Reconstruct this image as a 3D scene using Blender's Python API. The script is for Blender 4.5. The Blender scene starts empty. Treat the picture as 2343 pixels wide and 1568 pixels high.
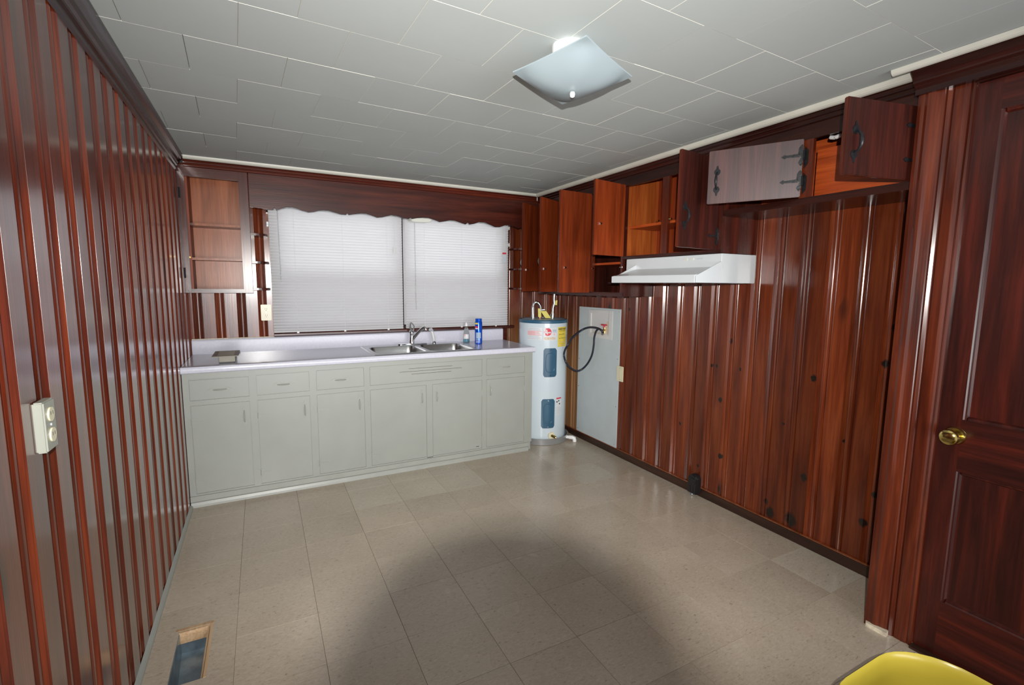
import bpy, bmesh, math, random
from mathutils import Vector, Matrix
R = math.radians
S = bpy.context.scene
C = S.collection
random.seed(7)

# ------------------------------------------------------------------ camera
CAM = Vector((0.46114, -4.14685, 1.43861)); YAW, PITCH, ROLL, FPX = 0.48196, 0.11925, 0.00953, 1096.61
fw = Vector((math.sin(YAW)*math.cos(PITCH), math.cos(YAW)*math.cos(PITCH), -math.sin(PITCH)))
rt = Vector((math.cos(YAW), -math.sin(YAW), 0)); up = rt.cross(fw)
rt2 = rt*math.cos(ROLL)+up*math.sin(ROLL); up2 = -rt*math.sin(ROLL)+up*math.cos(ROLL)
CM = Matrix.Identity(4)
for i in range(3):
    CM[i][0] = rt2[i]; CM[i][1] = up2[i]; CM[i][2] = -fw[i]; CM[i][3] = CAM[i]
cd = bpy.data.cameras.new('camera'); cam = bpy.data.objects.new('camera', cd); C.objects.link(cam)
cam.matrix_world = CM; cd.sensor_width = 36; cd.lens = FPX/2343*36; cd.clip_start = 0.01
S.camera = cam

# ------------------------------------------------------------------ light, exposure
S.view_settings.view_transform = 'Standard'; S.view_settings.look = 'None'
S.view_settings.gamma = 1; S.view_settings.use_curve_mapping = False
S.view_settings.exposure = -0.15
w = bpy.data.worlds.new('world'); S.world = w; w.use_nodes = True
bg = w.node_tree.nodes['Background']; bg.inputs[0].default_value = (0.93, 0.96, 1.0, 1); bg.inputs[1].default_value = 0.8

def area_light(name, mat, sx, sy, power, col, spread=180):
    l = bpy.data.lights.new(name, 'AREA'); l.shape = 'RECTANGLE'; l.size = sx; l.size_y = sy
    l.energy = power; l.color = col; l.spread = R(spread)
    o = bpy.data.objects.new(name, l); C.objects.link(o); o.matrix_world = mat; return o
# the flash of the photographer's camera, above and behind the lens
FLM = CM.copy(); FLP = CAM - fw*0.120 + up2*0.090
for i in range(3): FLM[i][3] = FLP[i]
area_light('flash', FLM, 0.016, 0.009, 56.0, (1.0, 0.97, 0.93), 116)
# added fill lamp, unseen behind the viewpoint, to lift the ceiling and frontal faces
rm = Matrix.Rotation(R(90), 4, 'X'); rm.translation = (1.5, -9.0, 0.62)
area_light('rear_fill_light', rm, 4.6, 1.2, 270.0, (0.97, 0.98, 1.0))

# overcast daylight falling on the outside of the kitchen window
wm = Matrix.Rotation(R(-90), 4, 'X'); wm.translation = (1.55, 1.6, 1.9)
area_light('window_daylight', wm, 3.2, 2.0, 66.0, (0.97, 0.98, 1.0))

# ------------------------------------------------------------------ dimensions
W, H, F, BF, D0 = 3.10, 2.265, 2.79, -0.205, 2.725   # right wall, ceiling, cabinet face x, back cabinet face y, door wall x
YN = -4.75                                        # near end of the modelled room

# ------------------------------------------------------------------ materials
MATS = {}
def nmat(name):
    m = bpy.data.materials.new(name); m.use_nodes = True
    nt = m.node_tree; p = nt.nodes['Principled BSDF']; return m, nt, p
def nd(nt, t, **kw):
    n = nt.nodes.new(t)
    for k, v in kw.items():
        if k in n.inputs.keys(): n.inputs[k].default_value = v
        else: setattr(n, k, v)
    return n
def coords(nt, scale, rnd=9.0):
    tc = nt.nodes.new('ShaderNodeTexCoord'); oi = nt.nodes.new('ShaderNodeObjectInfo')
    mu = nd(nt, 'ShaderNodeMath', operation='MULTIPLY'); mu.inputs[1].default_value = rnd
    nt.links.new(oi.outputs['Random'], mu.inputs[0])
    ad = nd(nt, 'ShaderNodeVectorMath', operation='ADD')
    nt.links.new(tc.outputs['Object'], ad.inputs[0]); nt.links.new(mu.outputs[0], ad.inputs[1])
    mp = nd(nt, 'ShaderNodeVectorMath', operation='MULTIPLY'); mp.inputs[1].default_value = scale
    nt.links.new(ad.outputs[0], mp.inputs[0]); return mp.outputs[0], oi, tc
def ramp(nt, src, stops):
    r = nt.nodes.new('ShaderNodeValToRGB'); e = r.color_ramp.elements
    while len(e) < len(stops): e.new(0.5)
    for i, (p, c) in enumerate(stops):
        e[i].position = p; e[i].color = (*c, 1) if len(c) == 3 else c
    nt.links.new(src, r.inputs[0]); return r.outputs[0]
def mix(nt, fac, a, b, bt='MIX'):
    m = nd(nt, 'ShaderNodeMix', data_type='RGBA', blend_type=bt)
    for s, v in ((m.inputs[0], fac), (m.inputs[6], a), (m.inputs[7], b)):
        if hasattr(v, 'links') or hasattr(v, 'is_linked'): nt.links.new(v, s)
        elif isinstance(v, (int, float)): s.default_value = v
        else: s.default_value = (*v, 1)
    return m.outputs[2]
def plain(name, col, rough=0.5, metal=0.0, var=0.06, scale=8.0, bump=0.0, coat=0.0, **kw):
    m, nt, p = nmat(name)
    v, oi, tc = coords(nt, (scale,)*3)
    n = nd(nt, 'ShaderNodeTexNoise', Scale=1.0, Detail=4.0); nt.links.new(v, n.inputs['Vector'])
    c = ramp(nt, n.outputs[0], [(0.3, [x*(1-var) for x in col]), (0.7, [min(1, x*(1+var)) for x in col])])
    nt.links.new(c, p.inputs['Base Color']); p.inputs['Roughness'].default_value = rough
    p.inputs['Metallic'].default_value = metal; p.inputs['Coat Weight'].default_value = coat
    if bump:
        b = nd(nt, 'ShaderNodeBump', Strength=bump, Distance=0.002); nt.links.new(n.outputs[0], b.inputs['Height'])
        nt.links.new(b.outputs[0], p.inputs['Normal'])
    for k, x in kw.items(): p.inputs[k.replace('_', ' ')].default_value = x
    MATS[name] = m; return m

def wood(name, dark, mid, light, axis='z', rough=0.22, knots=0.5, coat=0.0, worn=None, figure=6.0, rvar=0.35, spec=0.5, knoc=(0.012, 0.006, 0.004)):
    kd = {'board_pine': .74, 'board_pine_worn': .72, 'board_pine_left': .72, 'frame_x': .72, 'frame_y': .75, 'frame_z': .72, 'crown_x': .7, 'crown_y': .8, 'door_inside': .85, 'case_inside': .85, 'case_inside_h': .85, 'case_pale': .72, 'casing_pine': .85}.get(name, 1)
    dark, mid, light = [[x*kd for x in c] for c in (dark, mid, light)]
    m, nt, p = nmat(name)
    ax = 'xyz'.index(axis)
    sc = [13.0]*3; sc[ax] = 0.9
    v, oi, tc = coords(nt, sc)
    n = nd(nt, 'ShaderNodeTexNoise', Scale=1.6, Detail=5.0, Roughness=0.6, Distortion=0.5); nt.links.new(v, n.inputs['Vector'])
    base = ramp(nt, n.outputs[0], [(0.28, dark), (0.5, mid), (0.72, light)])
    # growth-ring figure
    s2 = [figure]*3; s2[ax] = 0.55
    v2, _, _ = coords(nt, s2, 5.0)
    n2 = nd(nt, 'ShaderNodeTexNoise', Scale=1.0, Detail=2.0); nt.links.new(v2, n2.inputs['Vector'])
    k = nd(nt, 'ShaderNodeMath', operation='MULTIPLY'); k.inputs[1].default_value = 26.0; nt.links.new(n2.outputs[0], k.inputs[0])
    sn = nd(nt, 'ShaderNodeMath', operation='SINE'); nt.links.new(k.outputs[0], sn.inputs[0])
    g = ramp(nt, sn.outputs[0], [(0.0, (1, 1, 1)), (0.72, (0.86, 0.84, 0.82)), (0.97, (0.62, 0.56, 0.52))])
    base = mix(nt, 0.6, base, g, 'MULTIPLY')
    # fine pores
    s3 = [150.0]*3; s3[ax] = 5.0
    v3, _, _ = coords(nt, s3)
    n3 = nd(nt, 'ShaderNodeTexNoise', Scale=1.0, Detail=3.0); nt.links.new(v3, n3.inputs['Vector'])
    base = mix(nt, 0.42, base, ramp(nt, n3.outputs[0], [(0.35, (0.62, 0.6, 0.6)), (0.6, (1.15, 1.15, 1.15))]), 'MULTIPLY')
    # board to board shade
    hv = nd(nt, 'ShaderNodeMapRange'); nt.links.new(oi.outputs['Random'], hv.inputs[0])
    hv.inputs[3].default_value = 1.0-rvar; hv.inputs[4].default_value = 1.0+rvar*0.6
    cb = nd(nt, 'ShaderNodeCombineColor')
    for i in range(3): nt.links.new(hv.outputs[0], cb.inputs[i])
    base = mix(nt, 1.0, base, cb.outputs[0], 'MULTIPLY')
    if knots:
        s4 = [6.0]*3; s4[ax] = 2.6
        v4, _, _ = coords(nt, s4, 31.0)
        vo = nd(nt, 'ShaderNodeTexVoronoi', Scale=1.0); nt.links.new(v4, vo.inputs['Vector'])
        kn = ramp(nt, vo.outputs['Distance'], [(0.07, (1, 1, 1)), (0.12, (0.55,)*3), (0.24, (0, 0, 0))])
        rare = ramp(nt, vo.outputs['Color'], [(1-knots-0.01, (0, 0, 0)), (1-knots, (1, 1, 1))])
        kf = mix(nt, 1.0, kn, rare, 'MULTIPLY')
        base = mix(nt, kf, base, knoc)
    if worn:   # (lo, hi, colour, axis index): varnish thinned to bare pine below a height
        sp = nd(nt, 'ShaderNodeSeparateXYZ'); nt.links.new(tc.outputs['Object'], sp.inputs[0])
        nz = nd(nt, 'ShaderNodeMath', operation='MULTIPLY_ADD'); nz.inputs[1].default_value = 0.5; nt.links.new(n.outputs[0], nz.inputs[0]); nt.links.new(sp.outputs[2], nz.inputs[2])
        mr = nd(nt, 'ShaderNodeMapRange'); nt.links.new(nz.outputs[0], mr.inputs[0])
        mr.inputs[1].default_value = worn[0]; mr.inputs[2].default_value = worn[1]; mr.inputs[3].default_value = 1; mr.inputs[4].default_value = 0
        wc = mix(nt, 0.6, worn[2], ramp(nt, n.outputs[0], [(0.35, (0.45,)*3), (0.65, (1.1,)*3)]), 'MULTIPLY')
        base = mix(nt, mr.outputs[0], base, wc)
    nt.links.new(base, p.inputs['Base Color'])
    p.inputs['Roughness'].default_value = rough; p.inputs['Coat Weight'].default_value = coat; p.inputs['Coat Roughness'].default_value = 0.16
    p.inputs['Specular IOR Level'].default_value = spec
    b = nd(nt, 'ShaderNodeBump', Strength=0.25, Distance=0.0008); nt.links.new(n3.outputs[0], b.inputs['Height'])
    nt.links.new(b.outputs[0], p.inputs['Normal'])
    MATS[name] = m; return m

DK, MD, LT = (0.105, 0.018, 0.006), (0.20, 0.037, 0.011), (0.29, 0.064, 0.016)
wood('board_pine', DK, MD, LT, 'z', 0.2, 0.22)
wood('board_pine_worn', DK, MD, LT, 'z', 0.25, 0.4, worn=(0.95, 1.5, (0.30, 0.15, 0.065)))
wood('board_pine_left', (0.08, 0.012, 0.004), (0.17, 0.023, 0.007), (0.30, 0.048, 0.011), 'z', 0.30, 0.35, coat=1.0)
wood('frame_z', (0.04, 0.008, 0.005), (0.085, 0.016, 0.009), (0.14, 0.028, 0.013), 'z', 0.26, 0.1, rvar=0.15)
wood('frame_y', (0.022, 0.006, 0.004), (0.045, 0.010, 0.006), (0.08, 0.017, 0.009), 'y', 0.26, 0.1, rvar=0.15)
wood('frame_x', (0.04, 0.009, 0.006), (0.085, 0.017, 0.010), (0.14, 0.028, 0.014), 'x', 0.26, 0.3, rvar=0.1)
wood('crown_x', (0.06, 0.010, 0.006), (0.12, 0.02, 0.010), (0.18, 0.03, 0.013), 'x', 0.22, 0, rvar=0.1)
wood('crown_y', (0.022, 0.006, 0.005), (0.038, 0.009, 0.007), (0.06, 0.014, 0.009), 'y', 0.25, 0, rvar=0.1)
wood('door_inside', (0.16, 0.024, 0.006), (0.27, 0.042, 0.009), (0.36, 0.06, 0.013), 'z', 0.45, 0.12, rvar=0.2, spec=0.3)
wood('door_outside', (0.022, 0.006, 0.004), (0.045, 0.009, 0.006), (0.085, 0.015, 0.009), 'z', 0.45, 0.0, rvar=0.1, spec=0.3)
wood('door_sheen', (0.035, 0.011, 0.010), (0.06, 0.019, 0.018), (0.11, 0.033, 0.030), 'z', 0.46, 0.0, rvar=0.1, spec=0.9, knoc=(0.32, 0.05, 0.012))  # flash sheen put into the base colour as a paler lilac-grey
wood('case_inside', (0.34, 0.065, 0.013), (0.48, 0.11, 0.020), (0.60, 0.17, 0.035), 'z', 0.4, 0.25, rvar=0.15, spec=0.35)
wood('case_inside_h', (0.38, 0.05, 0.010), (0.52, 0.085, 0.014), (0.62, 0.12, 0.02), 'y', 0.4, 0.0, rvar=0.1)
wood('case_pale', (0.30, 0.085, 0.03), (0.42, 0.13, 0.05), (0.52, 0.19, 0.09), 'z', 0.30, 0.2, rvar=0.1, spec=0.3)
wood('casing_pine', (0.045, 0.008, 0.004), (0.12, 0.020, 0.007), (0.21, 0.040, 0.012), 'z', 0.22, 0.0, rvar=0.1, figure=9)
wood('door_wood', (0.018, 0.003, 0.002), (0.050, 0.007, 0.004), (0.11, 0.014, 0.006), 'z', 0.3, 0.0, rvar=0.12, figure=7)
wood('door_wood_h', (0.018, 0.003, 0.002), (0.050, 0.007, 0.004), (0.11, 0.014, 0.006), 'y', 0.3, 0.0, rvar=0.12, figure=7)
wood('base_dark', (0.02, 0.009, 0.006), (0.038, 0.016, 0.010), (0.06, 0.026, 0.015), 'y', 0.35, 0.2, rvar=0.1)
wood('raw_pine', (0.45, 0.28, 0.15), (0.55, 0.36, 0.2), (0.62, 0.43, 0.27), 'y', 0.6, 0.0, rvar=0.1)
plain('seam_dark', (0.012, 0.006, 0.005), 0.7)
plain('cab_paint', (0.315, 0.33, 0.30), 0.32, var=0.03, scale=6, bump=0.12)
plain('cab_paint_low', (0.33, 0.34, 0.31), 0.35, var=0.05, scale=10, bump=0.2)
plain('counter_laminate', (0.58, 0.585, 0.67), 0.2, var=0.04, scale=60)
plain('ceiling_paint', (0.45, 0.485, 0.475), 0.75, var=0.02, scale=3, bump=0.05)
plain('ceiling_joint', (0.60, 0.59, 0.53), 0.7)
plain('cove_white', (0.58, 0.57, 0.50), 0.45, var=0.05)
plain('enamel_white', (0.56, 0.64, 0.69), 0.16, var=0.01)
plain('hood_white', (0.64, 0.68, 0.70), 0.2, var=0.01)
plain('panel_white', (0.50, 0.565, 0.58), 0.45, var=0.03)
plain('plastic_white', (0.62, 0.62, 0.62), 0.3, var=0.03)
plain('pvc_white', (0.84, 0.84, 0.84), 0.25, var=0.02)
plain('almond', (0.66, 0.62, 0.44), 0.3, var=0.03)
plain('switch_white', (0.68, 0.69, 0.62), 0.3, var=0.02); plain('outlet_white', (0.30, 0.31, 0.265), 0.3, var=0.02)
plain('heater_blue', (0.03, 0.095, 0.16), 0.3, var=0.08)
plain('pan_grey', (0.42, 0.43, 0.44), 0.35, metal=0.6, var=0.08)
plain('chrome', (0.82, 0.84, 0.86), 0.08, metal=1.0, var=0.02)
plain('steel', (0.56, 0.57, 0.57), 0.27, metal=1.0, var=0.04, scale=20)
plain('brass', (0.62, 0.47, 0.16), 0.14, metal=1.0, var=0.1)
plain('copper', (0.55, 0.22, 0.12), 0.35, metal=1.0)
plain('galvanised', (0.30, 0.37, 0.42), 0.32, metal=0.75, var=0.35, scale=14)
plain('black_iron', (0.018, 0.019, 0.022), 0.32, metal=0.3, var=0.3, scale=60, bump=0.6)
plain('black_plastic', (0.012, 0.012, 0.013), 0.3, var=0.3)
plain('hose_rubber', (0.016, 0.017, 0.03), 0.38)
plain('red_plastic', (0.5, 0.02, 0.045), 0.35)
plain('label_red', (0.62, 0.02, 0.05), 0.4); plain('label_white', (0.64, 0.66, 0.68), 0.4)
plain('label_grey', (0.50, 0.54, 0.58), 0.5); plain('label_pink', (0.72, 0.42, 0.44), 0.5)
plain('label_yellow', (0.72, 0.56, 0.06), 0.4, var=0.12, scale=50); plain('label_black', (0.02, 0.02, 0.02), 0.5)
plain('label_blue', (0.30, 0.40, 0.52), 0.5); plain('label_tan', (0.62, 0.52, 0.40), 0.5, var=0.2, scale=80)
plain('gas_tag_yellow', (0.62, 0.55, 0.12), 0.5)
plain('can_blue', (0.006, 0.09, 0.60), 0.14, metal=0.5, var=0.2, scale=30)
plain('soap_blue', (0.01, 0.32, 0.52), 0.1)
plain('register_tan', (0.15, 0.138, 0.105), 0.4, metal=0.2, var=0.15)
plain('bucket_yellow', (0.56, 0.44, 0.05), 0.28, var=0.06, scale=5)
plain('blind_cord', (0.8, 0.8, 0.8), 0.6)
plain('window_dark', (0.012, 0.012, 0.022), 0.75)
plain('sash_white', (0.55, 0.55, 0.55), 0.5)
plain('stain_dark', (0.02, 0.014, 0.01), 0.6)
plain('caulk', (0.62, 0.55, 0.42), 0.6, var=0.25, scale=40)
plain('siding_white', (0.75, 0.77, 0.78), 0.8)

def glassy(name, col, rough, trans, ior=1.45, alpha=1.0):
    m, nt, p = nmat(name); p.inputs['Base Color'].default_value = (*col, 1); p.inputs['Roughness'].default_value = rough
    p.inputs['Transmission Weight'].default_value = trans; p.inputs['IOR'].default_value = ior; p.inputs['Alpha'].default_value = alpha
    MATS[name] = m
glassy('pane_glass', (0.95, 0.97, 0.97), 0.0, 1.0, 1.01)
glassy('bottle_clear', (0.9, 0.95, 0.93), 0.05, 0.9, 1.2)
# white frosted lampshade glass
m, nt, p = nmat('shade_glass'); p.inputs['Base Color'].default_value = (0.36, 0.43, 0.46, 1); p.inputs['Roughness'].default_value = 0.3
tr = nt.nodes.new('ShaderNodeBsdfTranslucent'); tr.inputs[0].default_value = (0.7, 0.78, 0.82, 1)
mx = nt.nodes.new('ShaderNodeMixShader'); mx.inputs[0].default_value = 0.25
nt.links.new(p.outputs[0], mx.inputs[1]); nt.links.new(tr.outputs[0], mx.inputs[2]); nt.links.new(mx.outputs[0], nt.nodes['Material Output'].inputs[0]); MATS['shade_glass'] = m
# vinyl blind slat: lets some daylight through
m, nt, p = nmat('slat_vinyl'); p.inputs['Base Color'].default_value = (0.78, 0.775, 0.785, 1); p.inputs['Roughness'].default_value = 0.4
tr = nt.nodes.new('ShaderNodeBsdfTranslucent'); tr.inputs[0].default_value = (0.80, 0.80, 0.82, 1)
mx = nt.nodes.new('ShaderNodeMixShader'); mx.inputs[0].default_value = 0.46
nt.links.new(p.outputs[0], mx.inputs[1]); nt.links.new(tr.outputs[0], mx.inputs[2]); nt.links.new(mx.outputs[0], nt.nodes['Material Output'].inputs[0]); MATS['slat_vinyl'] = m
# insect screen
m, nt, p = nmat('screen_mesh'); p.inputs['Base Color'].default_value = (0.05, 0.05, 0.05, 1); p.inputs['Alpha'].default_value = 0.38; MATS['screen_mesh'] = m
# floor tile: beige vinyl with fine brown flecks
def tile_mat(name, a, b):
    m, nt, p = nmat(name)
    v, oi, tc = coords(nt, (60, 140, 1), 20.0)
    n = nd(nt, 'ShaderNodeTexNoise', Scale=1.0, Detail=3.0, Roughness=0.6, Distortion=0.8); nt.links.new(v, n.inputs['Vector'])
    c = ramp(nt, n.outputs[0], [(0.29, [x*0.55 for x in a]), (0.36, [x*0.94 for x in a]), (0.5, a), (0.66, b), (0.78, [min(1, x*1.12) for x in b])])
    v2, _, _ = coords(nt, (3.0, 3.0, 1), 20.0)
    n2 = nd(nt, 'ShaderNodeTexNoise', Scale=1.0, Detail=3.0); nt.links.new(v2, n2.inputs['Vector'])
    c = mix(nt, 1.0, c, ramp(nt, n2.outputs[0], [(0.3, (0.93, 0.92, 0.91)), (0.7, (1.05, 1.05, 1.05))]), 'MULTIPLY')
    hv = nd(nt, 'ShaderNodeMapRange'); nt.links.new(oi.outputs['Random'], hv.inputs[0]); hv.inputs[3].default_value = 0.95; hv.inputs[4].default_value = 1.04
    cb = nd(nt, 'ShaderNodeCombineColor')
    for i in range(3): nt.links.new(hv.outputs[0], cb.inputs[i])
    c = mix(nt, 1.0, c, cb.outputs[0], 'MULTIPLY')
    nt.links.new(c, p.inputs['Base Color'])
    r = nd(nt, 'ShaderNodeMapRange'); nt.links.new(n2.outputs[0], r.inputs[0]); r.inputs[3].default_value = 0.16; r.inputs[4].default_value = 0.34
    nt.links.new(r.outputs[0], p.inputs['Roughness'])
    bz = nd(nt, 'ShaderNodeBump', Strength=0.15, Distance=0.001); nt.links.new(n.outputs[0], bz.inputs['Height']); nt.links.new(bz.outputs[0], p.inputs['Normal'])
    MATS[name] = m
tile_mat('floor_vinyl', (0.465, 0.395, 0.31), (0.50, 0.435, 0.35))
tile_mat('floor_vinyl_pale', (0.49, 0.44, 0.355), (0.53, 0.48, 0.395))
plain('floor_joint', (0.24, 0.20, 0.155), 0.7)

# ------------------------------------------------------------------ mesh builder
ORG = {}
class MB:
    def __init__(s): s.v = []; s.f = []; s.T = None
    def add(s, vs, fs):
        b = len(s.v)
        if s.T is not None: vs = [s.T @ Vector(p) for p in vs]
        s.v += [tuple(p) for p in vs]; s.f += [tuple(i+b for i in f) for f in fs]; return s
    def box(s, x0, x1, y0, y1, z0, z1):
        x0, x1 = min(x0, x1), max(x0, x1); y0, y1 = min(y0, y1), max(y0, y1); z0, z1 = min(z0, z1), max(z0, z1)
        return s.add([(x0,y0,z0),(x1,y0,z0),(x1,y1,z0),(x0,y1,z0),(x0,y0,z1),(x1,y0,z1),(x1,y1,z1),(x0,y1,z1)],
                     [(0,3,2,1),(4,5,6,7),(0,1,5,4),(1,2,6,5),(2,3,7,6),(3,0,4,7)])
    def prism(s, poly, ax, a, b):
        """poly of 2d points extruded along axis ax ('x': (y,z), 'y': (x,z), 'z': (x,y))"""
        n = len(poly); mk = {'x': lambda p, t: (t, p[0], p[1]), 'y': lambda p, t: (p[0], t, p[1]), 'z': lambda p, t: (p[0], p[1], t)}[ax]
        vs = [mk(p, a) for p in poly]+[mk(p, b) for p in poly]
        fs = [tuple(range(n))[::-1], tuple(range(n, 2*n))]+[(i, (i+1) % n, n+(i+1) % n, n+i) for i in range(n)]
        return s.add(vs, fs)
    def tube(s, pts, r, seg=8, cap=True):
        pts = [Vector(p) for p in pts]; n = len(pts); rr = r if isinstance(r, (list, tuple)) else [r]*n
        base = []; prev = None
        for i, p in enumerate(pts):
            d = (pts[min(i+1, n-1)]-pts[max(i-1, 0)]).normalized()
            if prev is None:
                a = Vector((0, 0, 1)) if abs(d.z) < 0.9 else Vector((1, 0, 0)); u = d.cross(a).normalized()
            else: u = (prev-d*prev.dot(d)).normalized()
            prev = u; v = d.cross(u)
            base.append([p+(u*math.cos(2*math.pi*k/seg)+v*math.sin(2*math.pi*k/seg))*rr[i] for k in range(seg)])
        vs = [q for ring in base for q in ring]
        fs = [(i*seg+k, i*seg+(k+1) % seg, (i+1)*seg+(k+1) % seg, (i+1)*seg+k) for i in range(n-1) for k in range(seg)]
        if cap: fs += [tuple(range(seg))[::-1], tuple((n-1)*seg+k for k in range(seg))]
        return s.add(vs, fs)
    def lathe(s, prof, c, seg=32, ax='z', a0=0, a1=360, close=True):
        """prof: (radius, height) pairs revolved about an axis through c"""
        full = abs(a1-a0) >= 360; m = seg if full else seg+1
        vs = []
        for (r, h) in prof:
            for k in range(m):
                t = R(a0+(a1-a0)*k/seg)
                if ax == 'z': vs.append((c[0]+r*math.cos(t), c[1]+r*math.sin(t), c[2]+h))
                elif ax == 'x': vs.append((c[0]+h, c[1]+r*math.cos(t), c[2]+r*math.sin(t)))
                else: vs.append((c[0]+r*math.cos(t), c[1]+h, c[2]+r*math.sin(t)))
        fs = []
        for i in range(len(prof)-1):
            for k in range(seg):
                k2 = (k+1) % m if full else k+1
                fs.append((i*m+k, i*m+k2, (i+1)*m+k2, (i+1)*m+k))
        if close and full:
            fs += [tuple(range(m))[::-1], tuple((len(prof)-1)*m+k for k in range(m))]
        return s.add(vs, fs)
    def build(s, name, mat, parent=None, bevel=0, smooth=False, origin=None, seg=2):
        if parent is not None: o0 = ORG[parent.name]
        else: o0 = Vector(origin) if origin is not None else Vector((0, 0, 0))
        me = bpy.data.meshes.new(name); me.from_pydata([tuple(Vector(p)-o0) for p in s.v], [], s.f)
        bm = bmesh.new(); bm.from_mesh(me); bmesh.ops.remove_doubles(bm, verts=bm.verts, dist=1e-6)
        if bevel: bmesh.ops.bevel(bm, geom=list(bm.edges)+list(bm.verts), offset=bevel, segments=seg, affect='EDGES', clamp_overlap=True)
        bmesh.ops.recalc_face_normals(bm, faces=bm.faces); bm.to_mesh(me); bm.free()
        me.materials.append(MATS[mat] if isinstance(mat, str) else mat)
        o = bpy.data.objects.new(name, me); C.objects.link(o)
        if parent is not None: o.parent = parent
        else: o.location = o0
        ORG[o.name] = o0
        if smooth:
            for p_ in me.polygons: p_.use_smooth = True
            me.set_sharp_from_angle(angle=R(38))
        return o
def thing(name, label, cat, loc=(0, 0, 0), group=None, kind=None):
    o = bpy.data.objects.new(name, None); C.objects.link(o); o.location = loc; o.empty_display_size = 0.05
    ORG[o.name] = Vector(loc)
    return tag(o, label, cat, group, kind)
def tag(o, label=None, cat=None, group=None, kind=None):
    if label: o['label'] = label
    if cat: o['category'] = cat
    if group: o['group'] = group
    if kind: o['kind'] = kind
    return o
def share(o, name, loc, parent):
    """another object with the same mesh as part o, moved by world offset loc"""
    c = o.copy(); C.objects.link(c); c.name = name; c.parent = parent; c.location = loc; ORG[c.name] = ORG[parent.name] if parent else Vector(loc); return c
def B(name, mat, parent, *dims, bevel=0.0, **kw): return MB().box(*dims).build(name, mat, parent, bevel=bevel, **kw)
def structure(name, label, mb, mat, cat='structure', **kw):
    o = mb.build(name, mat, **kw); return tag(o, label, cat, kind='structure')

# ================================================================== SETTING
# ---- floor
VX0, VX1, VY0, VY1 = 0.098, 0.208, -2.215, -1.895    # open heating duct
fl = MB(); z0, z1 = -0.30, -0.004
fl.box(-0.02, VX0, YN, 0.05, z0, z1).box(VX1, W+0.02, YN, 0.05, z0, z1).box(VX0, VX1, YN, VY0, z0, z1).box(VX0, VX1, VY1, 0.05, z0, z1)
floor = structure('floor', 'beige speckled vinyl tile kitchen floor', fl, 'floor_joint', 'floor')
P = 0.3115; g = 0.0004
protos = {}
for i in range(0, 11):
    for j in range(0, 17):
        xa, xb = max(0.0, i*P-0.004), min(W, (i+1)*P-0.004); yb = -0.172-0.3115*(j-1); ya = yb-P
        yb = min(yb, 0.0)
        if xa >= W or yb <= YN: continue
        xa += g; xb -= g; ya += g; yb -= g
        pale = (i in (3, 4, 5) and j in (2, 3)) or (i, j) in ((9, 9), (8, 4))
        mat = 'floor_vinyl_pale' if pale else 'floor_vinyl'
        mb = MB()
        if xa < VX1 and xb > VX0 and ya < VY1 and yb > VY0:
            c0, c1, r0, r1 = max(xa, VX0), min(xb, VX1), max(ya, VY0), min(yb, VY1)
            if r0 > ya: mb.box(xa, xb, ya, r0, -0.004, 0)
            if r1 < yb: mb.box(xa, xb, r1, yb, -0.004, 0)
            mb.box(xa, c0, r0, r1, -0.004, 0).box(c1, xb, r0, r1, -0.004, 0)
            mb.build('floor_tile', mat, floor)
        else:
            dz = random.uniform(-0.0002, 0.0002)
            key = (round(xb-xa, 4), round(yb-ya, 4), mat)
            if key not in protos:
                o = MB().add([(0,0,-.004),(xb-xa,0,-.004),(xb-xa,yb-ya,-.004),(0,yb-ya,-.004),(.0005,.0005,0),(xb-xa-.0005,.0005,0),(xb-xa-.0005,yb-ya-.0005,0),(.0005,yb-ya-.0005,0)],
                             [(0,3,2,1),(4,5,6,7),(0,1,5,4),(1,2,6,5),(2,3,7,6),(3,0,4,7)]).build('floor_tile', mat, floor)
                o.location = (xa, ya, dz); protos[key] = o
            else: share(protos[key], 'floor_tile', (xa, ya, dz), floor)

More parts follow.
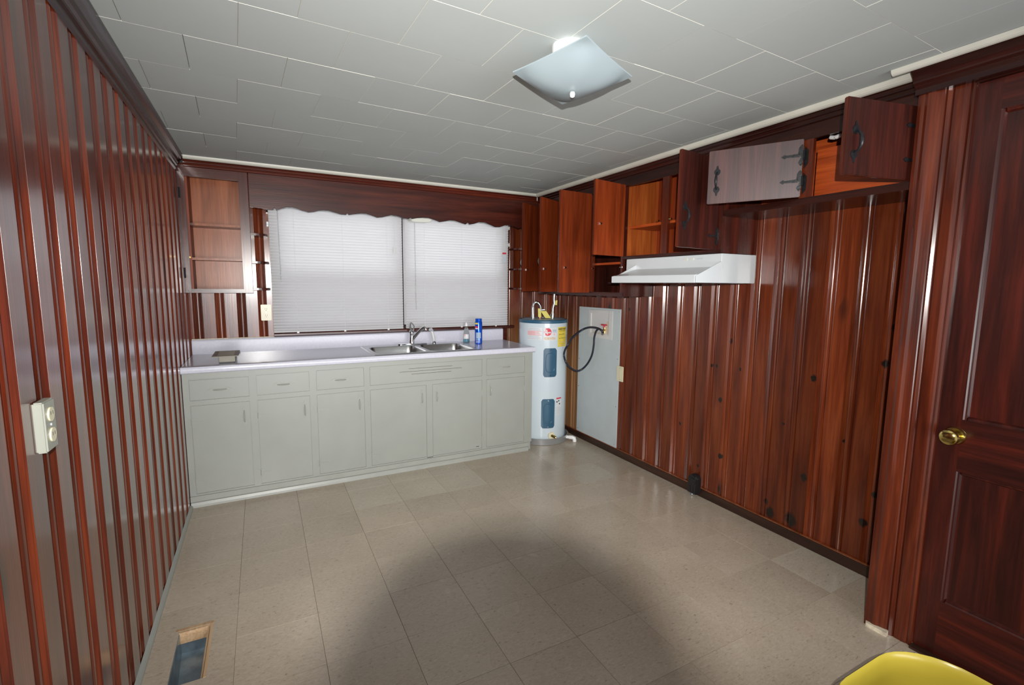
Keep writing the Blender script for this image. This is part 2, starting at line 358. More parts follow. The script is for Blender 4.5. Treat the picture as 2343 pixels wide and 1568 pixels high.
# ---- ceiling: fibre tiles laid in broken courses, the grid turned a little against the walls
def clip(poly, a, b, c):   # keep a*x+b*y<=c
    out = []
    for i in range(len(poly)):
        p, q = poly[i], poly[(i+1) % len(poly)]; dp, dq = a*p[0]+b*p[1]-c, a*q[0]+b*q[1]-c
        if dp <= 0: out.append(p)
        if (dp < 0 < dq) or (dq < 0 < dp):
            t = dp/(dp-dq); out.append((p[0]+(q[0]-p[0])*t, p[1]+(q[1]-p[1])*t))
    return out
ceil = structure('ceiling', 'grey painted ceiling of rectangular fibre tiles', MB().box(-0.02, W+0.3, YN, 0.05, H+0.012, H+0.05), 'ceiling_joint', 'ceiling')
ca, sa = math.cos(R(2.3)), math.sin(R(2.3)); TX, TY = 0.322, 0.311
ox, oy = 1.264, -2.685
for j in range(-8, 11):
    for i in range(-6, 9):
        u0 = i*TX+(0.161 if j % 2 else 0.0)-0.005; v0 = j*TY
        q = [(u0, v0), (u0+TX, v0), (u0+TX, v0+TY), (u0, v0+TY)]
        def xf(p): return (ox+p[0]*ca-p[1]*sa, oy+p[0]*sa+p[1]*ca)
        cx_, cy_ = u0+TX/2, v0+TY/2
        low = [xf((cx_+(p[0]-cx_)*(1-0.0072), cy_+(p[1]-cy_)*(1-0.0072))) for p in q]; hi = [xf((cx_+(p[0]-cx_)*.9985, cy_+(p[1]-cy_)*.9985)) for p in q]
        def cl(pl):
            for e in ((-1, 0, 0.0), (1, 0, W), (0, 1, 0.0), (0, -1, -YN)): pl = clip(pl, *e)
            return pl
        a_, b_ = cl(low), cl(hi)
        if len(a_) < 3: continue
        mb = MB(); full = len(a_) == 4 and len(b_) == 4 and all(abs(a_[k][0]-low[k][0])+abs(a_[k][1]-low[k][1]) < 1e-9 for k in range(4))
        dz = random.uniform(-0.0006, 0.0006)
        if full:
            vs = [(p[0], p[1], H+dz) for p in low]+[(p[0], p[1], H+0.0016) for p in hi]+[(p[0], p[1], H+0.012) for p in hi]
            mb.add(vs, [(0,1,2,3), (0,4,5,1), (1,5,6,2), (2,6,7,3), (3,7,4,0), (4,8,9,5), (5,9,10,6), (6,10,11,7), (7,11,8,4), (8,11,10,9)])
        else: mb.prism(a_, 'z', H+dz, H+0.012)
        ct_ = mb.build('ceiling_tile', 'ceiling_paint', ceil)
        ct_.data.materials.append(MATS['ceiling_joint'])
        for pg in ct_.data.polygons:
            if pg.normal.z > -.995: pg.material_index = 1

# ---- panelled walls
PROF = [(0, 0), (.003, -.003), (.006, -.001), (.014, -.009), (.0165, -.0115), (.019, -.0075), (.0225, -.0042), (.0265, -.0022), (.031, -.0015), (.0355, -.0022), (.0395, -.0042), (.043, -.0075),
        (.0455, -.0115), (.048, -.009), (.056, -.001), (.0585, -.003), (.061, 0)]
def board_poly(p, d=0.014): return PROF+[(p-.0015, 0), (p, -.0045), (p, -d), (0, -d)]
def board(name, mat, parent, p, wall, t0, z0, z1, protos={}, t1=None):
    """wall 'left' (faces +x), 'right' (faces -x), 'back' (faces -y); t0 = start along the wall"""
    poly = board_poly(p) if wall != 'left' else [(t_*1.3, h_*1.5) for t_, h_ in PROF]+[(p-.0015, 0), (p, -.006), (p, -.0185), (0, -.0185)]; wdt = p if t1 is None else min(p, t1-t0)
    if wdt < p: poly = clip(poly, 1, 0, wdt)
    key = (wall, mat, round(wdt, 4), round(p, 4), round(z0, 3), round(z1, 3))
    base = {'left': (0, t0), 'right': (W, t0), 'back': (t0, 0)}[wall]
    if key in protos: o = share(protos[key], name, (base[0], base[1], 0), parent)
    else:
        pl = {'left': [(h, -t) for t, h in poly], 'right': [(-h, -t) for t, h in poly], 'back': [(t, -h) for t, h in poly]}[wall]
        o = MB().prism(pl, 'z', z0, z1).build(name, mat, parent); o.location = (base[0], base[1], 0); protos[key] = o
    return o
wall_l = structure('wall_left', 'glossy brown knotty pine board wall beside the light switch', MB().box(-0.06, -0.0187, YN, 0.06, -0.02, H+0.01), 'seam_dark', 'wall')
t = -0.004
k = 0
y = -0.07
ys = [-2.47+0.16*i for i in range(-14, 16)]
for y in sorted(ys, reverse=True):
    if y > 0.0: continue
    board('board', 'board_pine_left', wall_l, 0.16, 'left', y, 0.0, H)
board('board', 'board_pine_left', wall_l, 0.16, 'left', -0.0005, 0.0, H, t1=0.069)
wall_r = structure('wall_right', 'red brown knotty pine board wall under the cabinets', MB().box(W+0.0142, W+0.06, -3.3, 0.06, -0.02, H+0.01), 'seam_dark', 'wall')
PR = 0.1435
for i in range(-16, 7):
    y = -2.222-PR*i
    if y > 0: continue
    board('board', 'board_pine_worn' if y > -.50 else 'board_pine', wall_r, PR, 'right', y, 0.0, H, t1=(y+0.0+3.16) if False else None)
board('board', 'board_pine_worn', wall_r, PR, 'right', -0.0005, 0.0, H, t1=0.06)
# the large knots and stains of the right wall, in the wall's own coordinates
KN = [(-2.638,.952,1),(-2.963,1.082,1.1),(-2.997,1.043,.6),(-2.63,.388,1.2),(-2.938,.264,1.2),(-2.106,1.097,.9),(-2.012,.922,.6),(-1.971,.921,.5),(-2.055,.705,1),(-2.079,.33,.9),(-2.976,.427,.9),(-2.419,.158,1),(-2.188,.93,.5),(-1.73,.456,.6),(-1.908,.204,.6),(-2.489,.658,.5),(-2.812,.652,.5),(-2.989,1.253,1.1),(-1.145,1.253,.7),(-2.574,.113,2.2),(-2.451,.103,1.8)]
nt = MATS['board_pine'].node_tree; p = nt.nodes['Principled BSDF']
tcw = nt.nodes.new('ShaderNodeTexCoord'); tcw.object = wall_r
nz_ = nd(nt, 'ShaderNodeTexNoise', Scale=45.0, Detail=2.0); nt.links.new(tcw.outputs['Object'], nz_.inputs['Vector'])
nzs = nd(nt, 'ShaderNodeVectorMath', operation='SCALE'); nzs.inputs['Scale'].default_value = .018; nt.links.new(nz_.outputs['Color'], nzs.inputs[0])
wv = nd(nt, 'ShaderNodeVectorMath', operation='ADD'); nt.links.new(tcw.outputs['Object'], wv.inputs[0]); nt.links.new(nzs.outputs[0], wv.inputs[1])
last = None
for (ky, kz, ks) in KN:
    sb = nd(nt, 'ShaderNodeVectorMath', operation='SUBTRACT'); sb.inputs[1].default_value = (W, ky+.009, kz+.009); nt.links.new(wv.outputs[0], sb.inputs[0])
    mu = nd(nt, 'ShaderNodeVectorMath', operation='MULTIPLY'); mu.inputs[1].default_value = (0, 1/(.017*ks), 1/(.022*ks)); nt.links.new(sb.outputs[0], mu.inputs[0])
    ln = nd(nt, 'ShaderNodeVectorMath', operation='LENGTH'); nt.links.new(mu.outputs[0], ln.inputs[0])
    if last is None: last = ln.outputs['Value']
    else:
        mn = nd(nt, 'ShaderNodeMath', operation='MINIMUM'); nt.links.new(last, mn.inputs[0]); nt.links.new(ln.outputs['Value'], mn.inputs[1]); last = mn.outputs[0]
kf = ramp(nt, last, [(0.62, (1, 1, 1)), (0.9, (.45,)*3), (1.0, (0, 0, 0))])
old = p.inputs['Base Color'].links[0].from_socket
nt.links.new(mix(nt, kf, old, (0.014, 0.008, 0.006)), p.inputs['Base Color'])
# back wall with its window opening
WX0, WX1, WZ0, WZ1 = 0.585, 2.515, 1.085, 2.03
wb = MB()
for (a, b, c, d) in ((-0.06, WX0, -0.02, H+0.01), (WX1, W+0.06, -0.02, H+0.01), (WX0, WX1, -0.02, WZ0), (WX0, WX1, WZ1, H+0.01)): wb.box(a, b, 0.0145, 0.13, c, d)
wall_b = structure('wall_back', 'pine board wall behind the sink and window', wb, 'seam_dark', 'wall')
PB = 0.140
for i in range(-1, 4):
    x = 0.02+PB*i
    if i == -1: MB().box(0.0, 0.0195, 0.0, 0.014, 0, H).build('board', 'board_pine', wall_b)
    else: board('board', 'board_pine', wall_b, PB, 'back', x, 0.0, H, t1=0.545)
for x in (2.575, 2.575+PB, 2.575+2*PB, 2.575+3*PB): board('board', 'board_pine_worn', wall_b, PB, 'back', x, 0.0, H, t1=W)
B('rail', 'frame_x', wall_b, 0.545, 2.575, 0.0, 0.014, 2.035, H)
B('apron', 'frame_x', wall_b, 0.545, 2.575, 0.0, 0.014, 0.0, 1.06)
# wall that carries the door, further into the room
wd = MB().box(D0+0.02, W+0.3, -3.30, -3.158, -0.02, H+0.01).box(D0+0.02, W+0.3, YN, -4.16, -0.02, H+0.01)
wall_d = structure('wall_front_right', 'dark end of the partition that holds the panelled door', wd, 'frame_z', 'wall')

# ---- crown mouldings and white coves
def sweep(name, poly, ax, a, b, mat, label, cat='moulding'):
    return structure(name, label, MB().prism(poly, ax, a, b), mat, cat)
CR = [(0, 0), (-.044, 0), (-.044, -.014), (-.040, -.020), (-.026, -.026), (-.021, -.034), (-.021, -.040), (-.014, -.043), (-.008, -.052), (-.008, -.058), (0, -.062)]
zc = H-0.001
sweep('trim_1', [(BF+a-0.002, zc+b) for a, b in CR], 'x', 0.045, F, 'crown_x', 'reddish crown moulding above the window valance')
sweep('trim_2', [(F+a-0.002, zc+b) for a, b in CR], 'y', -3.157, BF, 'crown_y', 'dark crown moulding above the open wall cabinets')
LC = [(0, 0), (.052, 0), (.052, -.015), (.044, -.024), (.030, -.034), (.024, -.048), (.018, -.056), (.018, -.066), (.010, -.070), (.010, -.088), (0, -.095)]
sweep('trim_3', [(a, zc+b) for a, b in LC], 'y', YN, BF-0.045, 'crown_y', 'dark crown moulding along the top of the left wall')
DC = [(0.06, 0), (-.052, 0), (-.052, -.012), (-.046, -.024), (-.030, -.040), (-.024, -.054), (-.024, -.060), (-.012, -.066), (0.0, -.078), (0.0, -.098), (.06, -.098)]
sweep('trim_4', [(D0-0.025+a, zc+b) for a, b in DC], 'y', YN, -3.150, 'crown_y', 'dark crown moulding above the panelled door')
def cove(r): return [(0, 0), (-r, 0), (-r*.92, -r*.38), (-r*.7, -r*.7), (-r*.38, -r*.92), (0, -r)]
sweep('trim_5', [(BF-0.046+a, zc+b) for a, b in cove(.022)], 'x', 0.05, F-0.046, 'cove_white', 'thin white cove strip over the window side', 'moulding')
sweep('trim_6', [(F-0.046+a, zc+b) for a, b in cove(.026)], 'y', -3.150, BF-0.046, 'cove_white', 'thin white cove strip over the right cabinets', 'moulding')
sweep('trim_7', [(D0-0.077+a, zc+b) for a, b in cove(.020)], 'y', YN, -3.095, 'cove_white', 'thin white cove strip above the door', 'moulding')
sweep('trim_8', [(F-0.044, H-.03), (F-0.05, H-.03), (F-0.05, H-0.055), (F-0.044, H-0.06)], 'y', BF-0.052, BF-0.046, 'cove_white', 'drip of white caulk in the corner crown', 'moulding')
# ---- baseboards
structure('baseboard_right', 'low dark brown baseboard under the pine boards', MB().prism([(W, 0), (W-.014, 0), (W-.014, .055), (W-.008, .060), (W, .060)], 'y', -3.156, -0.1), 'base_dark', 'baseboard')
MB().box(W-.0145, W-.001, -3.156, -0.12, .0600, .0635).build('caulk_line', 'case_pale', bpy.data.objects['baseboard_right'])
structure('baseboard_left', 'narrow grey painted shoe moulding along the left wall', MB().prism([(0, 0), (.016, 0), (.015, .010), (.010, .018), (0, .022)], 'y', YN, -0.625), 'cab_paint', 'baseboard')

# ---- heating duct opening
dt = thing('floor_duct', 'open sheet metal heating duct in the floor by the left wall', 'duct', (VX0, VY0, -0.24))
mb = MB(); th = .002; zz0, zz1 = -0.24, -0.006
mb.box(VX0, VX0+th, VY0, VY1, zz0, zz1).box(VX1-th, VX1, VY0, VY1, zz0, zz1).box(VX0, VX1, VY0, VY0+th, zz0, zz1).box(VX0, VX1, VY1-th, VY1, zz0, zz1)
mb.build('duct_side', 'galvanised', dt)
MB().add([(VX0, VY0, -.20), (VX1, VY0, -.20), (VX1, VY1, -.10), (VX0, VY1, -.10), (VX0, VY0, -.202), (VX1, VY0, -.202), (VX1, VY1, -.102), (VX0, VY1, -.102)],
         [(0, 1, 2, 3), (7, 6, 5, 4), (0, 4, 5, 1), (1, 5, 6, 2), (2, 6, 7, 3), (3, 7, 4, 0)]).build('duct_elbow', 'galvanised', dt)
B('wood_edge', 'raw_pine', dt, VX0, VX1, VY1-.012, VY1-.002, -.05, -.001)
B('wood_edge', 'raw_pine', dt, VX1-.008, VX1-.002, VY0, VY1-.012, -.05, -.001)
for q in ((VX0-.012, VX1+.012, VY1, VY1+.014), (VX1, VX1+.010, VY0, VY1)):
    B('cut_rim', 'raw_pine', dt, q[0], q[1], q[2], q[3], -.0005, .0012)

# ================================================================== WINDOWS AND BLINDS
for n, (xa, xb) in enumerate(((WX0, 1.538), (1.562, WX1))):
    mb = MB(); e = .035
    mb.box(xa, xa+e, .03, .12, WZ0, WZ1).box(xb-e, xb, .03, .12, WZ0, WZ1).box(xa+e, xb-e, .03, .12, WZ0, WZ0+e).box(xa+e, xb-e, .03, .12, WZ1-e, WZ1)
    wn = structure('window_%d' % (n+1), 'double-hung window behind the %s blind' % ('left' if n == 0 else 'right'), mb, 'sash_white', 'window')
    B('meeting_rail', 'sash_white', wn, xa+e, xb-e, .06, .10, 1.50, 1.535)
    B('glass_pane', 'pane_glass', wn, xa+e, xb-e, .082, .085, 1.535, WZ1-e)
    B('glass_pane', 'pane_glass', wn, xa+e, xb-e, .072, .075, WZ0+e, 1.50)
    B('insect_screen', 'screen_mesh', wn, xa+e, xb-e, .108, .109, WZ0+e, 1.51)
structure('trim_9', 'dark mullion post between the two windows', MB().box(1.538, 1.562, -0.008, .12, WZ0, WZ1), 'window_dark', 'trim')
structure('trim_10', 'dark casing strip at the left of the window', MB().box(.545, WX0, -0.010, 0.014, 1.052, 2.035), 'window_dark', 'trim')
structure('trim_11', 'dark casing strip at the right of the window', MB().box(WX1, 2.575, -0.010, 0.014, 1.052, 2.035), 'window_dark', 'trim')
structure('trim_12', 'dark red wooden window stool under the blinds', MB().prism([(.02, 1.052), (-.052, 1.052), (-.058, 1.046), (-.058, 1.034), (-.040, 1.024), (-.022, 1.022), (0.0, 1.022)], 'x', .540, 2.625), 'frame_x', 'trim')

def blind(x0, x1, wand_x, wand_z, cord_x, cord_z, label, red):
    b = thing('window_blind', label, 'blind', ((x0+x1)/2, -.04, 1.055), 'mini blinds over the sink')
    ORGb = ORG[b.name]
    B('head_rail', 'slat_vinyl', b, x0, x1, -.052, -.022, 1.995, 2.022, bevel=.002)
    B('bottom_rail', 'slat_vinyl', b, x0+.002, x1-.002, -.050, -.028, 1.056, 1.068, bevel=.002)
    n = 42; zb, zt = 1.076, 1.988
    c, s_ = math.cos(R(60)), math.sin(R(60)); hw = .0130
    pr = []
    for u in (-1, -.5, 0, .5, 1):
        hgt = .0030*(1-u*u)
        pr.append((-(u*hw*c)-hgt*s_, -(u*hw*s_)*-1-hgt*c*0.2))
    poly = pr+[(a+.0005, b_-.0004) for a, b_ in pr[::-1]]
    first = None
    for i in range(n):
        z = zb+(zt-zb)*i/(n-1)
        if first is None:
            first = MB().prism([(a, b_) for a, b_ in poly], 'x', -(x1-x0)/2+.001, (x1-x0)/2-.001)
            me_o = first.build('slat', 'slat_vinyl'); me_o.parent = b; me_o.location = (0, 0, z-1.055); first = me_o
            for q in me_o.data.polygons: q.use_smooth = True
            me_o.data.set_sharp_from_angle(angle=R(50))
        else: share(first, 'slat', (0, random.uniform(-.0004, .0004), z-1.055), b)
    L = x1-x0
    for fx in (.17, .52, .87): MB().tube([(x0+L*fx, -.056, 1.99), (x0+L*fx, -.056, 1.06)], .0009, 5).build('ladder_cord', 'blind_cord', b)
    for fx in (.17, .52, .87): B('rail_clip', 'plastic_white', b, x0+L*fx-.008, x0+L*fx+.008, -.055, -.050, 1.047, 1.062)
    MB().tube([(wand_x, -.062, 1.975), (wand_x+.004, -.066, wand_z)], .0035, 6).build('tilt_wand', 'bottle_clear', b)
    MB().tube([(cord_x, -.062, 1.985), (cord_x, -.064, cord_z)], .0014, 5).build('lift_cord', 'blind_cord', b)
    if red:
        B('warning_tag', 'label_grey', b, cord_x-.018, cord_x+.018, -.068, -.067, cord_z-.125, cord_z-.045)
        B('warning_tag', 'label_red', b, cord_x-.020, cord_x+.018, -.069, -.067, cord_z-.045, cord_z-.03)
    else: B('cord_tassel', 'plastic_white', b, cord_x-.012, cord_x+.012, -.069, -.060, cord_z-.045, cord_z)
    return b
bl1 = blind(.537, 1.545, .600, 1.44, 1.475, 1.74, 'wider white mini blind on the left, with its wand hanging free', False)
bl2 = blind(1.567, 2.557, 1.650, 1.22, 2.505, 1.77, 'white mini blind on the right, with a red and grey cord tag', True)
for z in (1.955, 1.86): B('bracket', 'chrome', bl1, .524, .536, -.052, -.022, z, z+.032, bevel=.002)
for z in (1.955, 1.80): B('bracket', 'plastic_white', bl2, 2.558, 2.568, -.052, -.022, z, z+.030, bevel=.002)
# plastic light diffuser strip hanging just below the valance
o = MB().prism([(1.580, 1.985), (1.590, 1.962), (1.615, 1.954), (1.72, 1.954), (1.755, 1.962), (1.770, 1.985)], 'y', -.180, -.085).build('undervalance_lamp', 'switch_white', origin=(1.67, -.13, 1.96), bevel=.003)
tag(o, 'small grey lamp housing hanging under the middle of the valance', 'lamp')

# ================================================================== VALANCE, LEFT CABINET, BRACKET SHELVES
sc = [(0.422,1.970),(0.531,1.962),(0.565,1.963),(0.579,1.983),(0.592,1.963),(0.625,1.979),(0.655,1.990),(0.696,1.993),(0.729,1.986),(0.754,1.976),(0.805,1.965),(0.84,1.971),(0.875,1.983),(0.91,1.988),(0.946,1.988),(0.981,1.98),(1.035,1.967),(1.072,1.967),(1.081,1.98),(1.092,1.968),(1.127,1.975),(1.184,1.986),(1.222,1.987),(1.27,1.974),(1.308,1.963),(1.347,1.969),(1.417,1.991),(1.467,1.987),(1.518,1.974),(1.559,1.97),(1.575,1.982),(1.59,1.973),(1.632,1.983),(1.686,1.99),(1.728,1.991),(1.771,1.98),(1.826,1.964),(1.87,1.973),(1.915,1.984),(1.96,1.984),(2.006,1.972),(2.058,1.96),(2.078,1.976),(2.096,1.961),(2.14,1.971),(2.181,1.987),(2.241,1.987),(2.29,1.971),(2.339,1.955),(2.389,1.958),(2.439,1.977),(2.489,1.98),(2.541,1.968),(2.58,1.954),(2.606,1.963),(2.789,1.955)]
va = thing('window_valance', 'wide dark wooden valance board with scalloped lower edge above the blinds', 'valance', (1.6, BF, 1.96))
MB().prism(sc+[(2.789, 2.215), (0.422, 2.215)], 'y', BF, BF+.019).build('scalloped_board', 'frame_x', va)
inner = [(x, z-.004) for x, z in sc[2:]]
MB().prism([(x, z-.0045) for x, z in sc[2:]]+[(x, z+.001) for x, z in sc[2:][::-1]], 'y', BF-.003, BF+.019).build('edge_bead', 'crown_y', va)

lc = thing('wall_cabinet', 'doorless wall cabinet with three open compartments, left of the window', 'cabinet', (0.21, BF, 1.365))
x0, x1, z0, z1 = 0.001, 0.415, 1.365, 2.215
B('side_panel', 'frame_z', lc, x0, x0+.018, BF+.019, -.001, z0, z1); B('side_panel', 'frame_z', lc, x1-.018, x1, BF+.019, -.001, z0, z1)
B('bottom', 'frame_x', lc, x0+.018, x1-.018, BF+.019, -.001, z0, z0+.018)
B('side_lining', 'door_inside', lc, x0+.018, .057, BF+.019, -.008, z0+.018, z1)
B('back_panel', 'case_pale', lc, x0+.018, x1-.018, -.008, -.001, z0+.018, z1)
B('face_stile', 'frame_z', lc, x0, .044, BF, BF+.019, z0, z1); B('face_stile', 'frame_z', lc, .358, x1, BF, BF+.019, z0, z1)
B('face_rail', 'frame_x', lc, .044, .358, BF, BF+.019, z0, 1.392); B('face_rail', 'frame_x', lc, .044, .358, BF, BF+.019, 2.142, z1)
B('stop_strip', 'casing_pine', lc, .019, .030, BF-.004, BF, z0+.02, 2.17)
for z in (1.590, 1.823): B('shelf', 'case_pale', lc, x0+.018, x1-.018, BF+.022, -.008, z, z+.016)
for z in (2.03, 1.50): MB().tube([(.012, BF-.006, z-.035), (.012, BF-.006, z+.035)], .0055, 8).box(.014, .026, BF-.003, BF, z-.028, z+.028).build('hinge', 'black_iron', lc)
B('catch', 'brass', lc, .040, .052, BF+.005, BF+.018, 1.602, 1.612)

def bracket_shelf(x0, x1, z, d, label, side, group):
    # rounded at the free front corner
    poly = [(x0, 0), (x1, 0), (x1, -d), (x0, -d)]
    if side == 'l': poly = [(x0, -.001), (x1, -.001)]+[(x1-d*.45*(1-math.sin(a)), -d+d*.45*(1-math.cos(a))) for a in [R(90-15*k) for k in range(7)]]+[(x0, -d)]
    else: poly = [(x1, -.001), (x0, -.001)]+[(x0+d*.45*(1-math.sin(a)), -d+d*.45*(1-math.cos(a))) for a in [R(90-15*k) for k in range(7)]]+[(x1, -d)]
    o = MB().prism([(a-(x0+x1)/2, b) for a, b in poly], 'z', -.008, .008)
    o = o.build('bracket_shelf', 'frame_x', bevel=.002); o.location = ((x0+x1)/2, 0, z)
    return tag(o, label, 'shelf', group)
for z, nm in ((1.785, 'upper'), (1.585, 'middle'), (1.392, 'lowest')):
    bracket_shelf(.416, .528, z, .17, 'small %s dark shelf between the doorless cabinet and the window' % nm, 'l', 'small shelves left of the window')
for z, nm in ((1.775, 'upper'), (1.587, 'middle'), (1.405, 'lowest')):
    bracket_shelf(2.590, 2.785, z, .17, 'small %s dark shelf between the window and the corner cabinet doors' % nm, 'r', 'small shelves right of the window')

# ================================================================== RIGHT WALL CABINETS
def h_hinge(par, T, z, flip=1):
    """black wrought hinge: tapered strap along the door and a plate on the frame; local x runs from the hinge along the door, y out of its face"""
    mb = MB(); mb.T = T
    mb.prism([(0.008, z-.008), (0.020, z-.034), (.012, z-.046), (.026, z-.050) if 0 else (.006, z-.050), (-.000, z-.036), (0, z+.036), (.006, z+.050), (.012, z+.046), (.020, z+.034), (.022, z+.008)], 'y', .0, .0035)
    mb.prism([(.015, z-.008), (.07, z-.005), (.078, z-.010), (.092, z), (.078, z+.010), (.07, z+.005), (.015, z+.008)], 'y', .0, .0035)
    mb.tube([(-.002, .002, z-.022), (-.002, .002, z+.022)], .0045, 8)
    return mb.build('hinge', 'black_iron', par)
def pull(par, T, x, z, L=.105, horizontal=False, mat='black_iron', s=1.0, name='handle', thin=1.0):
    mb = MB(); mb.T = T @ (Matrix.Translation((x, 0, z)) @ (Matrix.Rotation(R(90), 4, 'Y') if horizontal else Matrix.Identity(4)))
    h = L/2
    for sg in (-1, 1):
        zc_ = sg*h*.78
        mb.prism([(-.003*s, zc_+sg*.034*s), (.003*s, zc_+sg*.034*s), (.006*s, zc_+sg*.020*s), (.015*s, zc_+sg*.010*s), (.015*s, zc_-sg*.002*s), (.008*s, zc_-sg*.012*s), (-.008*s, zc_-sg*.012*s), (-.015*s, zc_-sg*.002*s), (-.015*s, zc_+sg*.010*s), (-.006*s, zc_+sg*.020*s)], 'y', .0, .003*s)
    pts = [(0, .002, -h*.80), (0, .016*s, -h*.66), (0, .027*s, -h*.34), (0, .029*s, 0), (0, .027*s, h*.34), (0, .016*s, h*.66), (0, .002, h*.80)]
    mb.tube(pts, [q*s*thin for q in (.004, .0045, .006, .0075, .006, .0045, .004)], 8)
    return mb.build(name, mat, par, smooth=True)
def hinged_door(par, hy, z0, z1, width, ang, mats=('door_outside', 'door_inside'), knob='near', side=1, thick=.019, catch=False):
    """door hinged at (F, hy) on the cabinet face. side=+1: hinge at the far jamb, leaf closes toward -y; side=-1: hinge at the near jamb, leaf closes toward +y. ang = opening angle."""
    # closed leaf direction along -side*y ; outward normal -x. local x = along leaf from hinge, local y = outward (outer face), local z up
    d = Vector((0, -side, 0)); nrm = Vector((-1, 0, 0)); a = R(ang)
    dv = d*math.cos(a)+nrm*math.sin(a); nv = nrm*math.cos(a)-d*math.sin(a)
    T = Matrix(((dv.x, nv.x, 0, F-.004), (dv.y, nv.y, 0, hy), (0, 0, 1, 0), (0, 0, 0, 1)))
    mb = MB(); mb.T = T; mb.box(0.002, width, -thick*.4, thick*.6, z0, z1)
    leaf = mb.build('door', mats[0], par, bevel=.003)
    leaf.data.materials.append(MATS[mats[1]]); leaf.data.materials.append(MATS['casing_pine'])
    o0 = ORG[par.name]
    for pg in leaf.data.polygons:     # inner face keeps its paler unstained side
        if pg.normal.dot(nv) < -0.7: pg.material_index = 1
        elif abs(pg.normal.dot(nv)) < .3: pg.material_index = 2
    T2 = T @ Matrix.Translation((0, thick*.6, 0))
    hx = width-.045
    pull(leaf, T2, hx, z0+(z1-z0)*.33 if (z1-z0) > .35 else (z0+z1)/2-.02)
    for z in (z0+.075, z1-.075) if (z1-z0) < .6 else (z0+.10, z1-.10): h_hinge(leaf, T2, z)
    if catch:
        mb = MB(); mb.T = T; zc_ = catch
        mb.box(width-.06, width-.046, -thick*.4-.006, -thick*.4, zc_-.008, zc_+.008)
        mb.tube([(width-.053, -thick*.4-.006, zc_), (width-.053, -thick*.4-.016, zc_)], .0065, 8)
        mb.build('catch_strike', 'chrome', leaf)
    return leaf

def wall_cab(label, ya, yb, z0, z1, opens, zo0, zo1, shelves, backmat='case_inside', sidemat='door_outside', rail_top=2.215, farmat=None):
    """carcass against the right wall, from y=ya (far) to y=yb (near)"""
    c = thing('wall_cabinet', label, 'cabinet', (F+.15, (ya+yb)/2, z0), 'wall cabinets on the right wall')
    t = .016
    B('side_panel', farmat or sidemat, c, F+.019, W-.001, ya-t, ya, z0, z1); B('side_panel', sidemat, c, F+.019, W-.001, yb, yb+t, z0, z1)
    B('bottom', 'frame_y', c, F+.019, W-.001, yb+t, ya-t, z0, z0+t)
    B('back_panel', backmat, c, W-.010, W-.001, yb+t, ya-t, z0+t, z1)
    B('face_rail', 'frame_y', c, F, F+.019, yb, ya, zo1, rail_top); B('face_rail', 'frame_y', c, F, F+.019, yb, ya, z0, zo0)
    edges = [ya]+[e for o in opens for e in o]+[yb]
    for i in range(0, len(edges), 2):
        a, b = edges[i], edges[i+1]
        if a-b > .001: B('face_stile', 'casing_pine' if 0 < i < len(edges)-2 else 'frame_z', c, F-.001, F+.019, b, a, zo0, zo1)
    for z in shelves: B('shelf', 'case_inside_h', c, F+.03, W-.010, yb+t, ya-t, z, z+.016)
    return c
t1_ = wall_cab('tall corner wall cabinet with three doors standing open, above the water heater', BF-.02, -1.408, 1.362, 2.215, [(-.235, -.545), (-.600, -.985), (-1.055, -1.385)], 1.392, 2.140, [1.60], sidemat='frame_z', backmat='door_outside')
hinged_door(t1_, -.222, 1.385, 2.150, .335, 55, catch=1.575)
hinged_door(t1_, -.575, 1.385, 2.150, .325, 62, catch=1.575)
hinged_door(t1_, -1.020, 1.385, 2.150, .31, 86, catch=1.575)
for y in (-1.045, -1.385): MB().tube([(F-.004, y, 1.575), (F-.004, y-.02, 1.575)], .006, 8).build('catch', 'chrome', t1_)
t2_ = wall_cab('shorter wall cabinet with two doors standing open above the white range hood', -1.410, -2.243, 1.632, 2.215, [(-1.425, -1.770), (-1.828, -2.190)], 1.652, 2.135, [1.845], sidemat='frame_z', farmat='case_inside', backmat='door_inside')
hinged_door(t2_, -1.412, 1.650, 2.150, .315, 80, catch=1.86)
hinged_door(t2_, -2.205, 1.650, 2.150, .355, 97, side=-1)
for y in (-1.752, -1.842): MB().tube([(F-.004, y, 1.865), (F-.004, y-.02 if y < -1.8 else y+.02, 1.865)], .006, 8).build('catch', 'brass', t2_)
t3_ = wall_cab('low wall cabinet next to the door, with orange plywood inside and two doors ajar', -2.245, -3.155, 1.835, 2.215, [(-2.262, -2.672), (-2.724, -3.135)], 1.868, 2.135, [], backmat='case_inside_h', sidemat='frame_z')
hinged_door(t3_, -2.682, 1.872, 2.140, .425, 29, side=-1, mats=('door_sheen', 'door_inside'))
hinged_door(t3_, -3.143, 1.862, 2.140, .385, 78, side=-1)
B('back_liner', 'case_inside_h', t3_, F+.075, F+.082, -3.14, -2.70, 1.852, 2.095)
MB().tube([(F+.03, -2.78, 2.128), (F+.03, -2.80, 2.122)], .009, 8).tube([(F+.03, -2.805, 2.122), (F+.03, -2.825, 2.126)], .009, 8).build('catch', 'plastic_white', t3_)
for z in (2.055, 1.935):     # frame halves of the strap hinges beside the low cabinet's first door
    MB().prism([(-2.688, z-.05), (-2.704, z-.03), (-2.704, z+.03), (-2.688, z+.05), (-2.684, z)], 'x', F-.005, F-.001).build('hinge_plate', 'black_iron', t3_)

